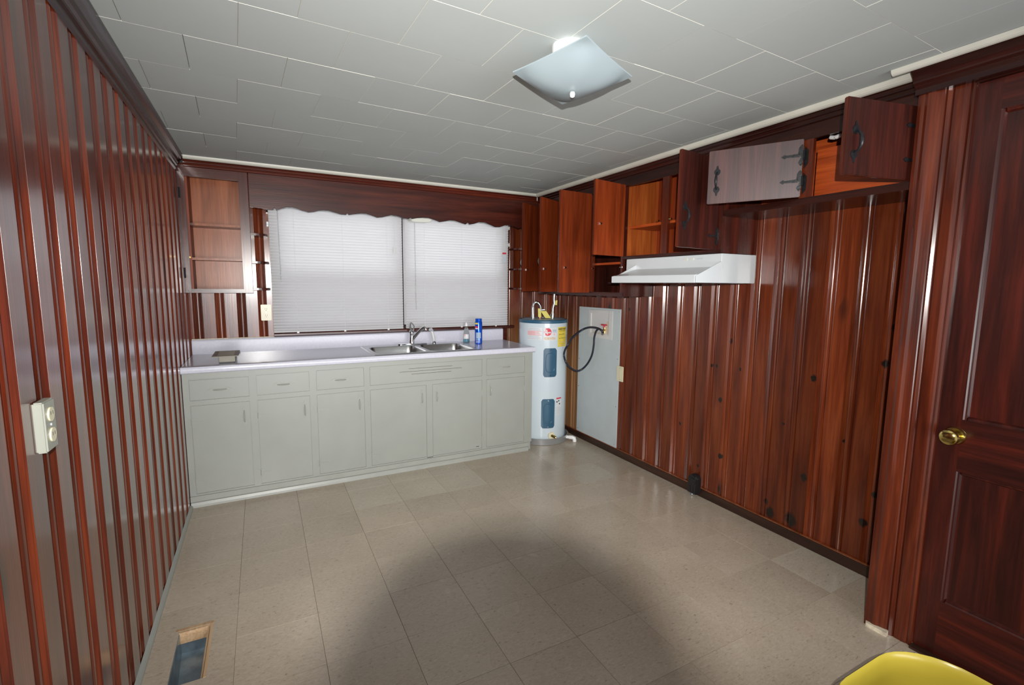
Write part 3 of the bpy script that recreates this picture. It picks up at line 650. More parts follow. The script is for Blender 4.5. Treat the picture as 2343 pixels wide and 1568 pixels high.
# ---- range hood
hd = thing('range_hood', 'white under-cabinet range hood with a sloping canopy', 'hood', (2.85, -1.86, 1.462))
ya, yb, zb, zt = -1.440, -2.247, 1.462, 1.629
xf, xr = 2.592, 2.797
mb = MB(); g_ = W-.003
pr = [(g_, zb), (g_, zt), (xr, zt), (xr, 1.556), (xf+.012, zb+.040), (xf, zb+.034), (xf, zb+.004), (xf+.004, zb)]
mb.prism([(xr, zb), (xr, zt), (g_, zt), (g_, zb)], 'y', yb, ya); mb.build('hood_body', 'hood_white', hd, bevel=.003)
# canopy: front trough with solid triangular ends
cn = MB()
cn.prism([(xr+.001, 1.556), (xf+.030, zb+.048), (xf+.004, zb+.044), (xf, zb+.036), (xf, zb+.004), (xf+.004, zb), (xr+.001, zb)], 'y', yb+.004, ya-.10)
cn.build('canopy', 'hood_white', hd, bevel=.002)
MB().prism([(xr, 1.585), (xr, zb), (xf, zb), (xf, zb+.036)], 'y', yb, yb+.006).build('canopy_end', 'hood_white', hd)
MB().prism([(xr, 1.585), (xr, zb), (xf+.02, zb), (xf+.02, zb+.036)], 'y', ya-.006-.095, ya-.095).build('canopy_end', 'hood_white', hd)
B('lip', 'hood_white', hd, xf-.003, xf+.004, yb, ya-.095, zb-.001, zb+.042, bevel=.002)
for y in (-1.985, -2.035): B('rocker_switch', 'switch_white', hd, xr-.004, xr, y-.013, y+.013, 1.598, 1.612, bevel=.001)
B('nameplate', 'label_grey', hd, xr-.001, xr, -2.115, -2.070, 1.604, 1.609)
B('filter', 'black_plastic', hd, xf+.03, W-.03, yb+.02, ya-.02, zb-.003, zb)

# ================================================================== BASE CABINET, COUNTER, SINK
bc = thing('base_cabinet', 'long grey green painted base cabinet run under the white counter', 'cabinet', (1.25, -.60, 0))
FY = -.61; X1 = 2.512; cabz = .872
B('side_panel', 'cab_paint', bc, X1-.019, X1, FY+.019, -.002, .0, cabz); B('side_panel', 'cab_paint', bc, .002, .021, FY+.019, -.002, .0, cabz)
B('bottom', 'cab_paint', bc, .021, X1-.019, FY+.019, -.002, .075, .09)
cols = [(.037, .365), (.408, .731), (.776, 1.098), (1.140, 1.566), (1.614, 2.038), (2.077, 2.436)]
sx = [.002]+[v for c_ in cols for v in c_]+[X1]
for i in range(0, len(sx), 2):
    if i == 8: B('face_stile', 'cab_paint', bc, sx[i], sx[i+1], FY, FY+.0064, .086, .664)
    else: B('face_stile', 'cab_paint', bc, sx[i], sx[i+1], FY, FY+.0064, .075, cabz)
for (a, b) in cols:
    B('face_rail', 'cab_paint', bc, a, b, FY, FY+.0064, .075, .086)
for (a, b) in (cols[0], cols[1], cols[2], (1.140, 2.038), cols[5]):
    B('face_rail', 'cab_paint', bc, a, b, FY, FY+.0064, .836, cabz)
    B('face_rail', 'cab_paint', bc, a, b, FY, FY+.0064, .664, .696)
B('toe_board', 'cab_paint_low', bc, .002, X1-.03, FY+.004, FY+.02, .0, .075)
B('base_strip', 'cab_paint_low', bc, .002, X1-.03, FY-.004, FY+.004, .036, .072, bevel=.001)
MB().prism([(FY+.004, 0), (FY-.013, 0), (FY-.011, .014), (FY-.004, .030), (FY+.004, .034)], 'x', .004, X1-.035).build('shoe_moulding', 'cab_paint_low', bc)
TB = Matrix(((1, 0, 0, 0), (0, -1, 0, FY-.0005), (0, 0, 1, 0), (0, 0, 0, 1)))
GP = .0014
B('face_backing', 'cab_paint', bc, .03, X1-.02, FY+.0065, FY+.0185, .080, .868)
drop = [(.008, .010), (.004, .004), (.001, 0), (0, 0), (0, 0)]
for i, (a, b) in enumerate((cols[0], cols[1], cols[2], (1.140, 2.038), cols[5])):
    top = .835-drop[i][0]
    dn = 'false_front' if i == 3 else 'drawer'
    y_out = FY-.004 if i == 0 else FY-.0005
    mb = MB(); mb.box(a+GP, b-GP, y_out, FY+.006, .697+GP, top)
    d = mb.build(dn, 'cab_paint', bc, bevel=.0015)
    if i == 3:
        for (s_, e_, z_) in ((1.43, 1.78, .800), (1.36, 1.86, .778), (1.45, 1.77, .757)):
            B('vent_slot', 'stain_dark', d, s_, e_, FY-.0012, FY+.0005, z_, z_+.0022)
    else:
        pull(d, Matrix.Translation((0, y_out-FY, 0)) @ TB, (a+b)/2, .758, L=.095, horizontal=True, mat='cab_paint', s=.85, thin=.55)
for i, (a, b) in enumerate(cols):
    d = MB().box(a+GP, b-GP, FY-.0005, FY+.006, .086+GP, .664-GP).build('door', 'cab_paint', bc, bevel=.0015)
    left_handle = i in (4, 5)
    hx = a+.035 if left_handle else b-.035
    pull(d, TB, hx, .565, L=.10, mat='cab_paint', s=.85, thin=.6)
    for z in (.165, .560):
        mb = MB(); mb.T = TB; hx0 = b if left_handle else a; sg = -1 if left_handle else 1
        mb.prism([(hx0-sg*.014, z-.022), (hx0+sg*.012, z-.026), (hx0+sg*.012, z-.006), (hx0+sg*.055, z-.003), (hx0+sg*.062, z), (hx0+sg*.055, z+.003), (hx0+sg*.012, z+.006), (hx0+sg*.012, z+.026), (hx0-sg*.014, z+.022)], 'y', 0, .0018)
        mb.tube([(hx0, .002, z-.020), (hx0, .002, z+.020)], .0032, 8)
        mb.build('hinge', 'cab_paint', d)
    if i == 4: B('paint_chip', 'stain_dark', d, 1.985, 2.010, FY-.0012, FY, .105, .109)

ct = thing('countertop', 'white laminate countertop with rounded front edge and low backsplash', 'countertop', (1.26, -.32, .873))
SX0, SX1, SY0, SY1 = 1.195, 2.025, -.565, -.085
CZ = .915
front = [(-.620, .875), (-.634, .873), (-.640, .878), (-.642, .892), (-.641, .906), (-.636, .914), (-.628, CZ), (-.570, CZ), (-.570, .895), (-.600, .893), (-.620, .888)]
MB().prism(front, 'x', .001, 2.522).build('front_edge', 'counter_laminate', ct, smooth=True)
mb = MB(); mb.box(.001, SX0, -.571, -.002, .873, CZ).box(SX1, 2.522, -.571, -.002, .873, CZ).box(SX0, SX1, -.571, SY0, .873, CZ).box(SX0, SX1, SY1, -.002, .873, CZ)
mb.build('slab', 'counter_laminate', ct)
MB().prism([(-.021, CZ), (-.021, 1.008), (-.018, 1.018), (-.008, 1.021), (-.001, 1.021), (-.001, CZ)], 'x', .001, 2.520).build('backsplash', 'counter_laminate', ct)
B('caulk_line', 'caulk', ct, .002, .540, -.010, -.001, 1.021, 1.026, bevel=.001)
for (x, z) in ((.72, .891), (1.05, .885), (2.30, .897)): B('scuff', 'label_grey', ct, x, x+.012, -.6425, -.641, z, z+.0015)

# sink: rim, two bowls
sk = thing('kitchen_sink', 'stainless steel double bowl sink set in the white counter', 'sink', (1.61, -.325, CZ))
def rrect(x0, x1, y0, y1, r, n=6):
    out = []
    for (cx_, cy_, a0) in ((x1-r, y1-r, 0), (x0+r, y1-r, 90), (x0+r, y0+r, 180), (x1-r, y0+r, 270)):
        out += [(cx_+r*math.cos(R(a0+90*k/n)), cy_+r*math.sin(R(a0+90*k/n))) for k in range(n+1)]
    return out
RX0, RX1, RY0, RY1 = 1.178, 2.042, -.598, -.045
b1 = (1.215, 1.600, -.560, -.150); b2 = (1.630, 2.005, -.560, -.150)
bm = bmesh.new(); zr = CZ+.004
def ring(pts, z): return [bm.verts.new((p[0], p[1], z)) for p in pts]
outer = ring(rrect(RX0, RX1, RY0, RY1, .03), zr); skirt = ring(rrect(RX0-.004, RX1+.004, RY0-.004, RY1+.004, .032), CZ+.0003)
n_ = len(outer)
for i in range(n_): bm.faces.new((outer[i], outer[(i+1) % n_], skirt[(i+1) % n_], skirt[i]))
ho = [ring(rrect(b[0], b[1], b[2], b[3], .06), zr) for b in (b1, b2)]
eds = []
for L_ in [outer]+ho:
    for i in range(len(L_)):
        e = bm.edges.get((L_[i], L_[(i+1) % len(L_)])) or bm.edges.new((L_[i], L_[(i+1) % len(L_)])); eds.append(e)
bmesh.ops.triangle_fill(bm, edges=eds, use_beauty=True)
bmesh.ops.recalc_face_normals(bm, faces=bm.faces)
for v in bm.verts: v.co -= ORG[sk.name]
me = bpy.data.meshes.new('rim'); bm.to_mesh(me); bm.free(); me.materials.append(MATS['steel'])
o = bpy.data.objects.new('rim', me); C.objects.link(o); o.parent = sk; ORG[o.name] = ORG[sk.name]
for b in (b1, b2):
    mb = MB(); prev = None; vs = []; n_ = 0
    lev = [(0, zr, .06), (.004, zr-.006, .058), (.008, CZ-.06, .055), (.014, CZ-.130, .05), (.030, CZ-.155, .05), (.06, CZ-.162, .05)]
    for (ins, z, r) in lev:
        pts = rrect(b[0]+ins, b[1]-ins, b[2]+ins, b[3]-ins, r); n_ = len(pts); vs += [(p[0], p[1], z) for p in pts]
    fs = [(i*n_+k, i*n_+(k+1) % n_, (i+1)*n_+(k+1) % n_, (i+1)*n_+k) for i in range(len(lev)-1) for k in range(n_)]
    fs.append(tuple((len(lev)-1)*n_+k for k in range(n_)))
    mb.add(vs, fs); o = mb.build('bowl', 'steel', sk, smooth=True)
    bmf = bmesh.new(); bmf.from_mesh(o.data); bmf.faces.ensure_lookup_table(); bmesh.ops.reverse_faces(bmf, faces=bmf.faces) if bmf.faces[-1].normal.z < 0 else None; bmf.to_mesh(o.data); bmf.free()
    MB().lathe([(.045, 0), (.045, .003), (.038, .004), (.030, -.004), (.005, -.006)], ((b[0]+b[1])/2, (b[2]+b[3])/2, CZ-.161), 24).build('drain', 'chrome', sk, smooth=True)

fa = thing('faucet', 'chrome single lever kitchen faucet behind the sink', 'faucet', (1.60, -.10, CZ+.004))
zf = CZ+.004
MB().prism(rrect(1.475, 1.735, -.130, -.072, .028), 'z', zf, zf+.012).build('deck_plate', 'chrome', fa, bevel=.004, smooth=True)
MB().lathe([(.026, 0), (.026, .02), (.023, .03), (.022, .085), (.024, .095), (.020, .110), (.010, .118)], (1.60, -.10, zf+.010), 24).build('body', 'chrome', fa, smooth=True)
sp = [(1.603, -.103, zf+.045), (1.618, -.116, zf+.068), (1.642, -.134, zf+.102), (1.665, -.152, zf+.132), (1.680, -.163, zf+.146), (1.692, -.172, zf+.150), (1.700, -.178, zf+.144), (1.702, -.180, zf+.130)]
MB().tube(sp, [.017, .015, .013, .013, .0135, .015, .015, .013], 16).build('spout', 'chrome', fa, smooth=True)
lv = [(1.60, -.10, zf+.115), (1.590, -.096, zf+.135), (1.590, -.085, zf+.160), (1.598, -.073, zf+.180), (1.606, -.070, zf+.187)]
MB().tube(lv, [.014, .012, .008, .007, .006], 12).build('lever', 'chrome', fa, smooth=True)
MB().tube([(1.60, -.10, zf+.11), (1.616, -.104, zf+.130), (1.624, -.095, zf+.160), (1.616, -.078, zf+.180), (1.606, -.070, zf+.187)], [.010, .006, .0055, .005, .005], 10).build('lever', 'chrome', fa, smooth=True)

sy = thing('side_sprayer', 'white sink sprayer standing to the right of the faucet', 'sprayer', (1.80, -.10, CZ+.004))
MB().lathe([(.020, 0), (.020, .008), (.014, .016), (.011, .022)], (1.80, -.10, zf), 16).build('sprayer_base', 'chrome', sy, smooth=True)
MB().tube([(1.80, -.10, zf+.015), (1.795, -.10, zf+.06), (1.785, -.10, zf+.10), (1.775, -.10, zf+.122)], [.011, .014, .012, .010], 12).build('grip', 'plastic_white', sy, smooth=True)
MB().tube([(1.787, -.10, zf+.112), (1.770, -.115, zf+.130), (1.752, -.125, zf+.126)], [.010, .013, .011], 12).build('spray_head', 'label_grey', sy, smooth=True)

# bottle, can, register on the counter
bt = thing('soap_bottle', 'clear bottle with a little blue dish soap in the bottom', 'bottle', (2.105, -.105, CZ))
c_ = (2.105, -.105, CZ+.001)
MB().lathe([(.026, 0), (.029, .004), (.030, .05), (.029, .075), (.024, .105), (.016, .128), (.013, .136), (.012, .150)], c_, 24).build('bottle_body', 'bottle_clear', bt, smooth=True)
MB().lathe([(.025, .003), (.028, .006), (.0285, .030), (.0285, .0302)], c_, 24).build('soap', 'soap_blue', bt, smooth=True)
MB().lathe([(.0135, .150), (.0135, .160), (.008, .166), (.007, .178), (.004, .180)], c_, 16).build('cap', 'pvc_white', bt, smooth=True)
cz = c_
def patch(par, name, mat, cx_, cy_, r, a0, a1, z0, z1, seg=8, off=.0006):
    vs = []; m_ = seg+1
    for k in range(m_):
        t_ = R(a0+(a1-a0)*k/seg)
        for rr in (r+off, r):
            for z in (z0, z1): vs.append((cx_+rr*math.cos(t_), cy_+rr*math.sin(t_), z))
    fs = []
    for k in range(seg):
        a = k*4; b = a+4
        fs += [(a, b, b+1, a+1), (a+2, a+3, b+3, b+2), (a, a+2, b+2, b), (a+1, b+1, b+3, a+3)]
    fs += [(0, 1, 3, 2), (seg*4, seg*4+2, seg*4+3, seg*4+1)]
    return MB().add(vs, fs).build(name, mat, par)
AV = math.degrees(math.atan2(CAM.y+.105, CAM.x-2.105))
patch(bt, 'label', 'label_white', c_[0], c_[1], .030, AV-50, AV+45, CZ+.036, CZ+.078)
patch(bt, 'label', 'label_pink', c_[0], c_[1], .0303, AV-45, AV-12, CZ+.060, CZ+.078)
cn_ = thing('spray_can', 'tall shiny blue cleaner can beside the soap bottle', 'can', (2.165, -.245, CZ))
c2 = (2.165, -.245, CZ+.001)
MB().lathe([(.030, 0), (.033, .003), (.033, .190), (.031, .198), (.030, .202)], c2, 32).build('can_body', 'can_blue', cn_, smooth=True)
MB().lathe([(.029, .202), (.030, .222), (.027, .226)], c2, 32).build('cap', 'can_blue', cn_, smooth=True)
AC = math.degrees(math.atan2(CAM.y-c2[1], CAM.x-c2[0]))
patch(cn_, 'label_stripe', 'label_yellow', c2[0], c2[1], .033, AC-75, AC-10, CZ+.176, CZ+.190)
patch(cn_, 'label_patch', 'label_red', c2[0], c2[1], .033, AC-58, AC-15, CZ+.144, CZ+.160)
patch(cn_, 'label_patch', 'label_white', c2[0], c2[1], .033, AC-62, AC-10, CZ+.134, CZ+.144)
patch(cn_, 'label_text', 'label_blue', c2[0], c2[1], .033, AC-42, AC+38, CZ+.052, CZ+.104)
for k in range(5): patch(cn_, 'label_line', 'label_grey', c2[0], c2[1], .033, AC-45, AC+30-6*(k % 2), CZ+.012+.008*k, CZ+.015+.008*k)

rg = thing('floor_register', 'tan metal floor register lying on the left end of the counter', 'register', (.238, -.42, CZ))
zz = CZ+.046
fr = MB(); x0, x1, y0, y1 = .165, .312, -.575, -.290
fr.box(x0, x1, y0, y0+.028, zz, zz+.004).box(x0, x1, y1-.028, y1, zz, zz+.004).box(x0, x0+.026, y0+.028, y1-.028, zz, zz+.004).box(x1-.026, x1, y0+.028, y1-.028, zz, zz+.004)
fr.build('flange', 'register_tan', rg, bevel=.001)
first = None
for k in range(11):
    y = y0+.040+k*.0205
    if first is None: first = B('louvre', 'register_tan', rg, x0+.026, x1-.026, y, y+.012, zz+.0005, zz+.0035)
    else: share(first, 'louvre', (0, k*.0205, 0), rg)
q = MB(); a0, a1, c0, c1 = .200, .294, -.555, -.310
q.box(a0, a0+.0015, c0, c1, CZ+.001, zz).box(a1-.0015, a1, c0, c1, CZ+.001, zz).box(a0, a1, c0, c0+.0015, CZ+.008, zz).box(a0, a1, c1-.0015, c1, CZ+.001, zz)
q.build('box_body', 'register_tan', rg)
B('damper', 'label_black', rg, a0+.004, a1-.004, c0-.001, c0+.0005, CZ+.0005, CZ+.010)

# ================================================================== WATER HEATER
HX, HY, HR = 2.767, -.357, .222
pn = thing('drain_pan', 'round grey metal drain pan under the water heater', 'pan', (HX, HY, 0))
MB().lathe([(.236, 0), (.242, .003), (.250, .058), (.2525, .060), (.248, .062), (.236, .006), (.0, .004)], (HX, HY, .0005), 64, close=False).build('pan', 'pan_grey', pn, smooth=True)
ea = R(-48); ex, ey = HX+.243*math.cos(ea), HY+.243*math.sin(ea); dx_, dy_ = math.cos(ea), math.sin(ea)
MB().tube([(ex, ey, .036), (ex+.05*dx_, ey+.05*dy_, .036)], .015, 16).build('drain_nipple', 'pvc_white', pn, smooth=True)
MB().tube([(ex+.03*dx_, ey+.03*dy_, .036), (ex+.062*dx_, ey+.062*dy_, .036), (ex+.076*dx_, ey+.076*dy_, .030), (ex+.080*dx_, ey+.080*dy_, .016), (ex+.080*dx_, ey+.080*dy_, .001)], .0185, 16).build('pipe_elbow', 'pvc_white', pn, smooth=True)
wh = thing('water_heater', 'white electric water heater with blue top rim in the corner', 'water heater', (HX, HY, .01))
z0, zt = .012, 1.128
MB().lathe([(HR-.012, z0), (HR-.002, z0+.012), (HR, z0+.03), (HR, zt-.022)], (HX, HY, 0), 72).build('tank_jacket', 'enamel_white', wh, smooth=True)
MB().lathe([(HR+.003, zt-.024), (HR+.004, zt-.002), (HR-.002, zt+.006), (HR-.02, zt+.007), (HR-.02, zt-.024)], (HX, HY, 0), 72).build('top_rim', 'heater_blue', wh, smooth=True)
MB().lathe([(HR-.018, zt-.01), (HR-.02, zt+.003), (.02, zt+.006)], (HX, HY, 0), 48).build('top_cover', 'label_grey', wh, smooth=True)
AH = math.degrees(math.atan2(CAM.y-HY, CAM.x-HX))     # azimuth facing the camera
def hp(a, z, r=0): t_ = R(AH+a); return (HX+(HR+r)*math.cos(t_), HY+(HR+r)*math.sin(t_), z)
def heater_panel(a0, a1, za, zb_, nm):
    # rounded access cover curved with the tank
    m_ = 12; cols_ = []
    r_ = .02; w_ = R(a1-a0)*HR
    vs = []; 
    for k in range(m_+1):
        f_ = k/m_; d_ = min(f_, 1-f_)*w_; ins = 0 if d_ >= r_ else r_-math.sqrt(max(0, r_*r_-(r_-d_)**2))
        for (off, e) in ((0, 0), (.004, .002)):
            for z in (za+ins+e, zb_-ins-e): vs.append(hp(a0+(a1-a0)*f_, z, off))
    fs = []
    for k in range(m_):
        a = k*4; b = a+4
        fs += [(a, b, b+2, a+2), (a+2, b+2, b+3, a+3), (a+3, b+3, b+1, a+1)]
    fs += [(0, 2, 3, 1), (m_*4, m_*4+1, m_*4+3, m_*4+2)]
    o = MB().add(vs, fs).build('access_cover', 'heater_blue', wh, smooth=True)
    am = (a0+a1)/2
    pts = []
    for k in range(25):
        t_ = 2*math.pi*k/24; u_, v_ = math.cos(t_), math.sin(t_)
        ww, hh = (a1-a0)*.33, (zb_-za)*.5-.045
        uu = ww*math.copysign(abs(u_)**.6, u_); vv = hh*math.copysign(abs(v_)**.5, v_)
        pts.append(hp(am+uu, (za+zb_)/2+vv, .0045))
    MB().tube(pts, .002, 6, cap=False).build('embossed_ring', 'heater_blue', o, smooth=True)
    for z in (za+.014, zb_-.014): MB().tube([hp(am, z, .003), hp(am, z, .007)], .004, 8).build('screw', 'chrome', o)
heater_panel(2, 34, .625, .885, 0); heater_panel(-1, 31, .155, .425, 1)
def hlabel(name, mat, a0, a1, za, zb_, off=.0006, par=None):
    vs = []; seg = 10
    for k in range(seg+1):
        for rr in (off, 0):
            for z in (za, zb_): vs.append(hp(a0+(a1-a0)*k/seg, z, rr))
    fs = []
    for k in range(seg):
        a = k*4; b = a+4
        fs += [(a, b, b+1, a+1), (a+2, a+3, b+3, b+2), (a, a+2, b+2, b), (a+1, b+1, b+3, a+3)]
    fs += [(0, 1, 3, 2), (seg*4, seg*4+2, seg*4+3, seg*4+1)]
    return MB().add(vs, fs).build(name, mat, par or wh)
l1 = hlabel('warning_label', 'label_white', -38, -2, .958, 1.068)
for k in range(9):
    hlabel('print_line', 'label_pink' if k in (3, 4, 5, 6) else 'label_grey', -37.5, -3-3*(k % 3), .965+.0112*k, .971+.0112*k, .0010, l1)
hlabel('print_block', 'label_pink', -37.5, -18, 1.003, 1.035, .0009, l1)
l2 = hlabel('brand_label', 'label_white', 1, 33.5, .955, 1.069, .0008)
hlabel('print_block', 'label_tan', 3, 30, .961, .985, .0012, l2)
for k in range(3): hlabel('print_line', 'label_blue', 22, 32, 1.028+.009*k, 1.033+.009*k, .0012, l2)
hlabel('print_block', 'label_pink', 25, 28.5, 1.000, 1.018, .0012, l2)
for q in (1.2, 32.8): hlabel('border', 'label_grey', q, q+.4, .955, 1.069, .0012, l2)
# round red emblem
def disc(name, mat, ac, zc_, r, off, par, seg=28):
    vs = [hp(ac, zc_, off)]+[hp(ac+math.degrees(r*math.cos(2*math.pi*k/seg)/HR), zc_+r*math.sin(2*math.pi*k/seg), off) for k in range(seg)]
    return MB().add(vs, [(0, 1+k, 1+(k+1) % seg) for k in range(seg)]).build(name, mat, par)
disc('emblem', 'label_red', 11.0, 1.030, .034, .0014, l2)
def wrap_text(txt, size, ac, zb_, mat, par, off, name='lettering', bold=0.0, rot=0.0, width=None):
    cu = bpy.data.curves.new(name, 'FONT'); cu.body = txt; cu.size = size; cu.resolution_u = 3; cu.offset = bold; cu.align_x = 'CENTER'
    to = bpy.data.objects.new(name, cu); C.objects.link(to)
    bpy.context.view_layer.update()
    me_ = bpy.data.meshes.new_from_object(to.evaluated_get(bpy.context.evaluated_depsgraph_get()))
    bpy.data.objects.remove(to); bpy.data.curves.remove(cu)
    xs = [v.co.x for v in me_.vertices]; sxx = 1.0
    if width: sxx = width/(max(xs)-min(xs))
    vs = [hp(ac+math.degrees(v.co.x*sxx/HR), zb_+v.co.y, off) for v in me_.vertices]; fs = [tuple(p_.vertices) for p_ in me_.polygons]
    bpy.data.meshes.remove(me_)
    return MB().add(vs, fs).build(name, mat, par)
wrap_text('R', .060, 7.0, 1.010, 'label_white', l2, .0018, bold=.0012)
wrap_text('heem', .022, 14.2, 1.020, 'label_white', l2, .0020, bold=.0010, width=.033)
l3 = hlabel('energy_label', 'label_yellow', 37, 68, .895, 1.072)
wrap_text('ENERGYGUIDE', .022, 52.5, 1.046, 'label_black', l3, .0012, width=.110, bold=.0008)
for k, z in enumerate((1.034, 1.004, .970, .935, .908)): hlabel('print_line', 'label_black' if k < 3 else 'label_tan', 40, 64-4*(k % 2), z, z+.003, .0012, l3)
l4 = hlabel('safety_label', 'label_white', 35.5, 52, .268, .432, .0008)
hlabel('print_block', 'label_red', 36, 51.5, .418, .430, .0012, l4)
for (a, z) in ((38, .393), (43.5, .400), (46, .372)): disc('pictogram', 'label_black', a, z, .0075, .0013, l4, 10)
for k in range(6): hlabel('print_line', 'label_grey', 36.5, 51-2*(k % 2), .280+.012*k, .284+.012*k, .0012, l4)
# drain valve
a_, z_ = 24, .088
MB().tube([hp(a_, z_, -.01), hp(a_, z_, .012)], .033, 20).build('valve_escutcheon', 'almond', wh, smooth=True)
MB().tube([hp(a_, z_, .01), hp(a_+3, z_-.004, .040), hp(a_+6, z_-.014, .052)], [.012, .013, .010], 12).build('drain_valve', 'brass', wh, smooth=True)
# connectors on top
def hw(px_off, fwd): # position relative to axis: right across the view and towards the camera
    t_ = R(AH); n_v = Vector((math.cos(t_), math.sin(t_), 0)); r_v = Vector((-n_v.y, n_v.x, 0)); p_ = Vector((HX, HY, 0))+r_v*px_off+n_v*fwd; return p_
def ht(o_, f_, z): p_ = hw(o_, f_); return (p_.x, p_.y, z)
cp = [ht(-.095, .02, zt), ht(-.097, .02, zt+.05), ht(-.098, .02, zt+.105), ht(-.090, .02, zt+.140), ht(-.070, .02, zt+.158), ht(-.045, .02, zt+.150), ht(-.028, .02, zt+.125), ht(-.022, .02, zt+.095)]
MB().tube(cp, .0115, 12).build('flex_connector', 'chrome', wh, smooth=True)
MB().tube([ht(-.095, .02, zt), ht(-.096, .02, zt+.045)], .017, 12).build('union_nut', 'steel', wh, smooth=True)
cp = [ht(.085, -.01, zt), ht(.086, -.01, zt+.06), ht(.088, -.01, zt+.11), ht(.100, -.01, zt+.15), ht(.096, -.01, zt+.19), ht(.098, -.01, 1.361)]
MB().tube(cp, .0105, 12).build('flex_connector', 'chrome', wh, smooth=True)
MB().tube([ht(.085, -.01, zt), ht(.086, -.01, zt+.055)], .017, 12).tube([ht(.064, -.02, zt+.02), ht(.080, -.01, zt+.055), ht(.086, -.01, zt+.075)], .009, 8).build('union_nut', 'steel', wh, smooth=True)
MB().tube([ht(-.035, .03, zt+.085), ht(.012, .03, zt+.090)], .008, 10).build('relief_valve_lever', 'chrome', wh, smooth=True)
MB().tube([ht(-.03, .0, zt), ht(-.032, .0, zt+.045), ht(-.02, .0, zt+.07)], [.012, .011, .009], 10).build('relief_valve', 'copper', wh, smooth=True)
def tagplate(o0_, f0, z0_, o1, z1_, w_, ang):
    p0 = Vector(ht(o0_, f0, z0_)); p1 = Vector(ht(o1, f0-.01, z1_)); r_v = Vector((-math.sin(R(AH)), math.cos(R(AH)), 0))
    u_ = r_v*w_; n_v = (p1-p0).cross(u_).normalized()*.0008
    vs = [p0, p0+u_, p1+u_, p1]; vs = vs+[v_+n_v for v_ in vs]
    MB().add(vs, [(0, 1, 2, 3), (7, 6, 5, 4), (0, 4, 5, 1), (1, 5, 6, 2), (2, 6, 7, 3), (3, 7, 4, 0)]).build('hang_tag', 'gas_tag_yellow', wh)
tagplate(-.050, .03, zt+.100, -.046, zt+.02, .028, 0); tagplate(-.025, .035, zt+.078, .02, zt+.012, .052, 0); tagplate(.112, -.02, zt+.175, .108, zt+.13, .016, 0)

# ================================================================== WASHER PANEL
pl = thing('access_panel', 'tall white board screwed over the pine wall', 'panel', (W-.012, -.77, .062))
OY0, OY1, OZ0, OZ1 = -.905, -.652, 1.018, 1.198    # opening
PX = W-.0085
mb = MB(); pa, pb, pz0, pz1 = -1.050, -.470, .0636, 1.247
for (a, b, c, d) in ((pa, OY0, pz0, pz1), (OY1, pb, pz0, pz1), (OY0, OY1, pz0, OZ0), (OY0, OY1, OZ1, pz1)): mb.box(PX, W-.0005, a, b, c, d)
mb.build('board_sheet', 'panel_white', pl)
for (y, z) in ((-.49, 1.225), (-1.03, 1.225), (-.49, .98), (-1.035, .985), (-.49, .76), (-1.03, .83), (-.49, .50), (-1.03, .42), (-.49, .09), (-1.03, .09)):
    MB().tube([(PX+.001, y, z), (PX-.0015, y, z)], .004, 8).build('screw', 'steel', pl)
f0, f1, g0, g1 = -.955, -.625, .982, 1.228
mb = MB()
for (a, b, c, d) in ((f0, OY0, g0, g1), (OY1, f1, g0, g1), (OY0, OY1, g0, OZ0), (OY0, OY1, OZ1, g1)): mb.box(PX-.004, PX-.0002, a, b, c, d)
ob = mb.build('outlet_box', 'plastic_white', pl, bevel=.0008)
dp = .0135
mb = MB().box(PX-.0001, W+.013, OY0, OY0+.002, OZ0, OZ1).box(PX-.0001, W+.013, OY1-.002, OY1, OZ0, OZ1).box(PX-.0001, W+.013, OY0, OY1, OZ0, OZ0+.002).box(PX-.0001, W+.013, OY0, OY1, OZ1-.002, OZ1)
mb.build('box_side', 'plastic_white', ob); 
B('box_back', 'plastic_white', ob, W-.0042, W-.0028, OY0, OY1, OZ0, OZ1)
MB().prism([(-.898, 1.030), (-.880, 1.026), (-.862, 1.05), (-.858, 1.085), (-.866, 1.12), (-.878, 1.138), (-.894, 1.135), (-.900, 1.09)], 'x', W-.0048, W-.0042).build('rust_stain', 'label_tan', ob)
B('sealant', 'label_tan', ob, PX-.001, W-.006, -.87, -.68, OZ0+.002, OZ0+.010)
hb = thing('washer_valve', 'brass hose valve with a red handle in the outlet box', 'valve', (W-.02, -.825, 1.03))
vy = -.845
MB().tube([(W-.006, vy, 1.030), (W-.006, vy, 1.085)], [.012, .009], 12).tube([(W-.006, vy, 1.06), (W-.030, vy-.008, 1.055), (W-.040, vy-.016, 1.035)], [.012, .012, .011], 12).build('valve_body', 'brass', hb, smooth=True)
MB().tube([(W-.012, vy, 1.082), (W-.014, vy, 1.098)], [.009, .007], 10).build('valve_stem', 'red_plastic', hb, smooth=True)
MB().prism(rrect(vy-.032, vy+.032, 1.098, 1.110, .005, 3), 'x', W-.024, W-.006).build('valve_handle', 'red_plastic', hb)
hs = [(3.058,-.866,1.030),(3.05,-.876,1.046),(3.04,-.863,1.064),(3.035,-.816,1.076),(3.03,-.749,1.077),(3.03,-.68,1.067),(3.03,-.61,1.044),(3.03,-.538,1.009),(3.03,-.449,.952),(3.033,-.374,.876),(3.036,-.325,.82),(3.038,-.310,.765),(3.04,-.342,.704),(3.04,-.422,.664),(3.045,-.509,.647),(3.05,-.592,.676),(3.055,-.67,.742),(3.06,-.722,.826),(3.062,-.741,.914),(3.062,-.745,.98),(3.064,-.765,1.04),(3.066,-.795,1.066)]
hw_ = {6: .10, 7: .35, 8: .7, 9: 1, 10: 1, 11: 1, 12: 1, 13: .65, 14: .35, 15: .1}
hs = [tuple(Vector(p_)+(CAM-Vector(p_))*.075*hw_.get(i_, 0)) for i_, p_ in enumerate(hs)]
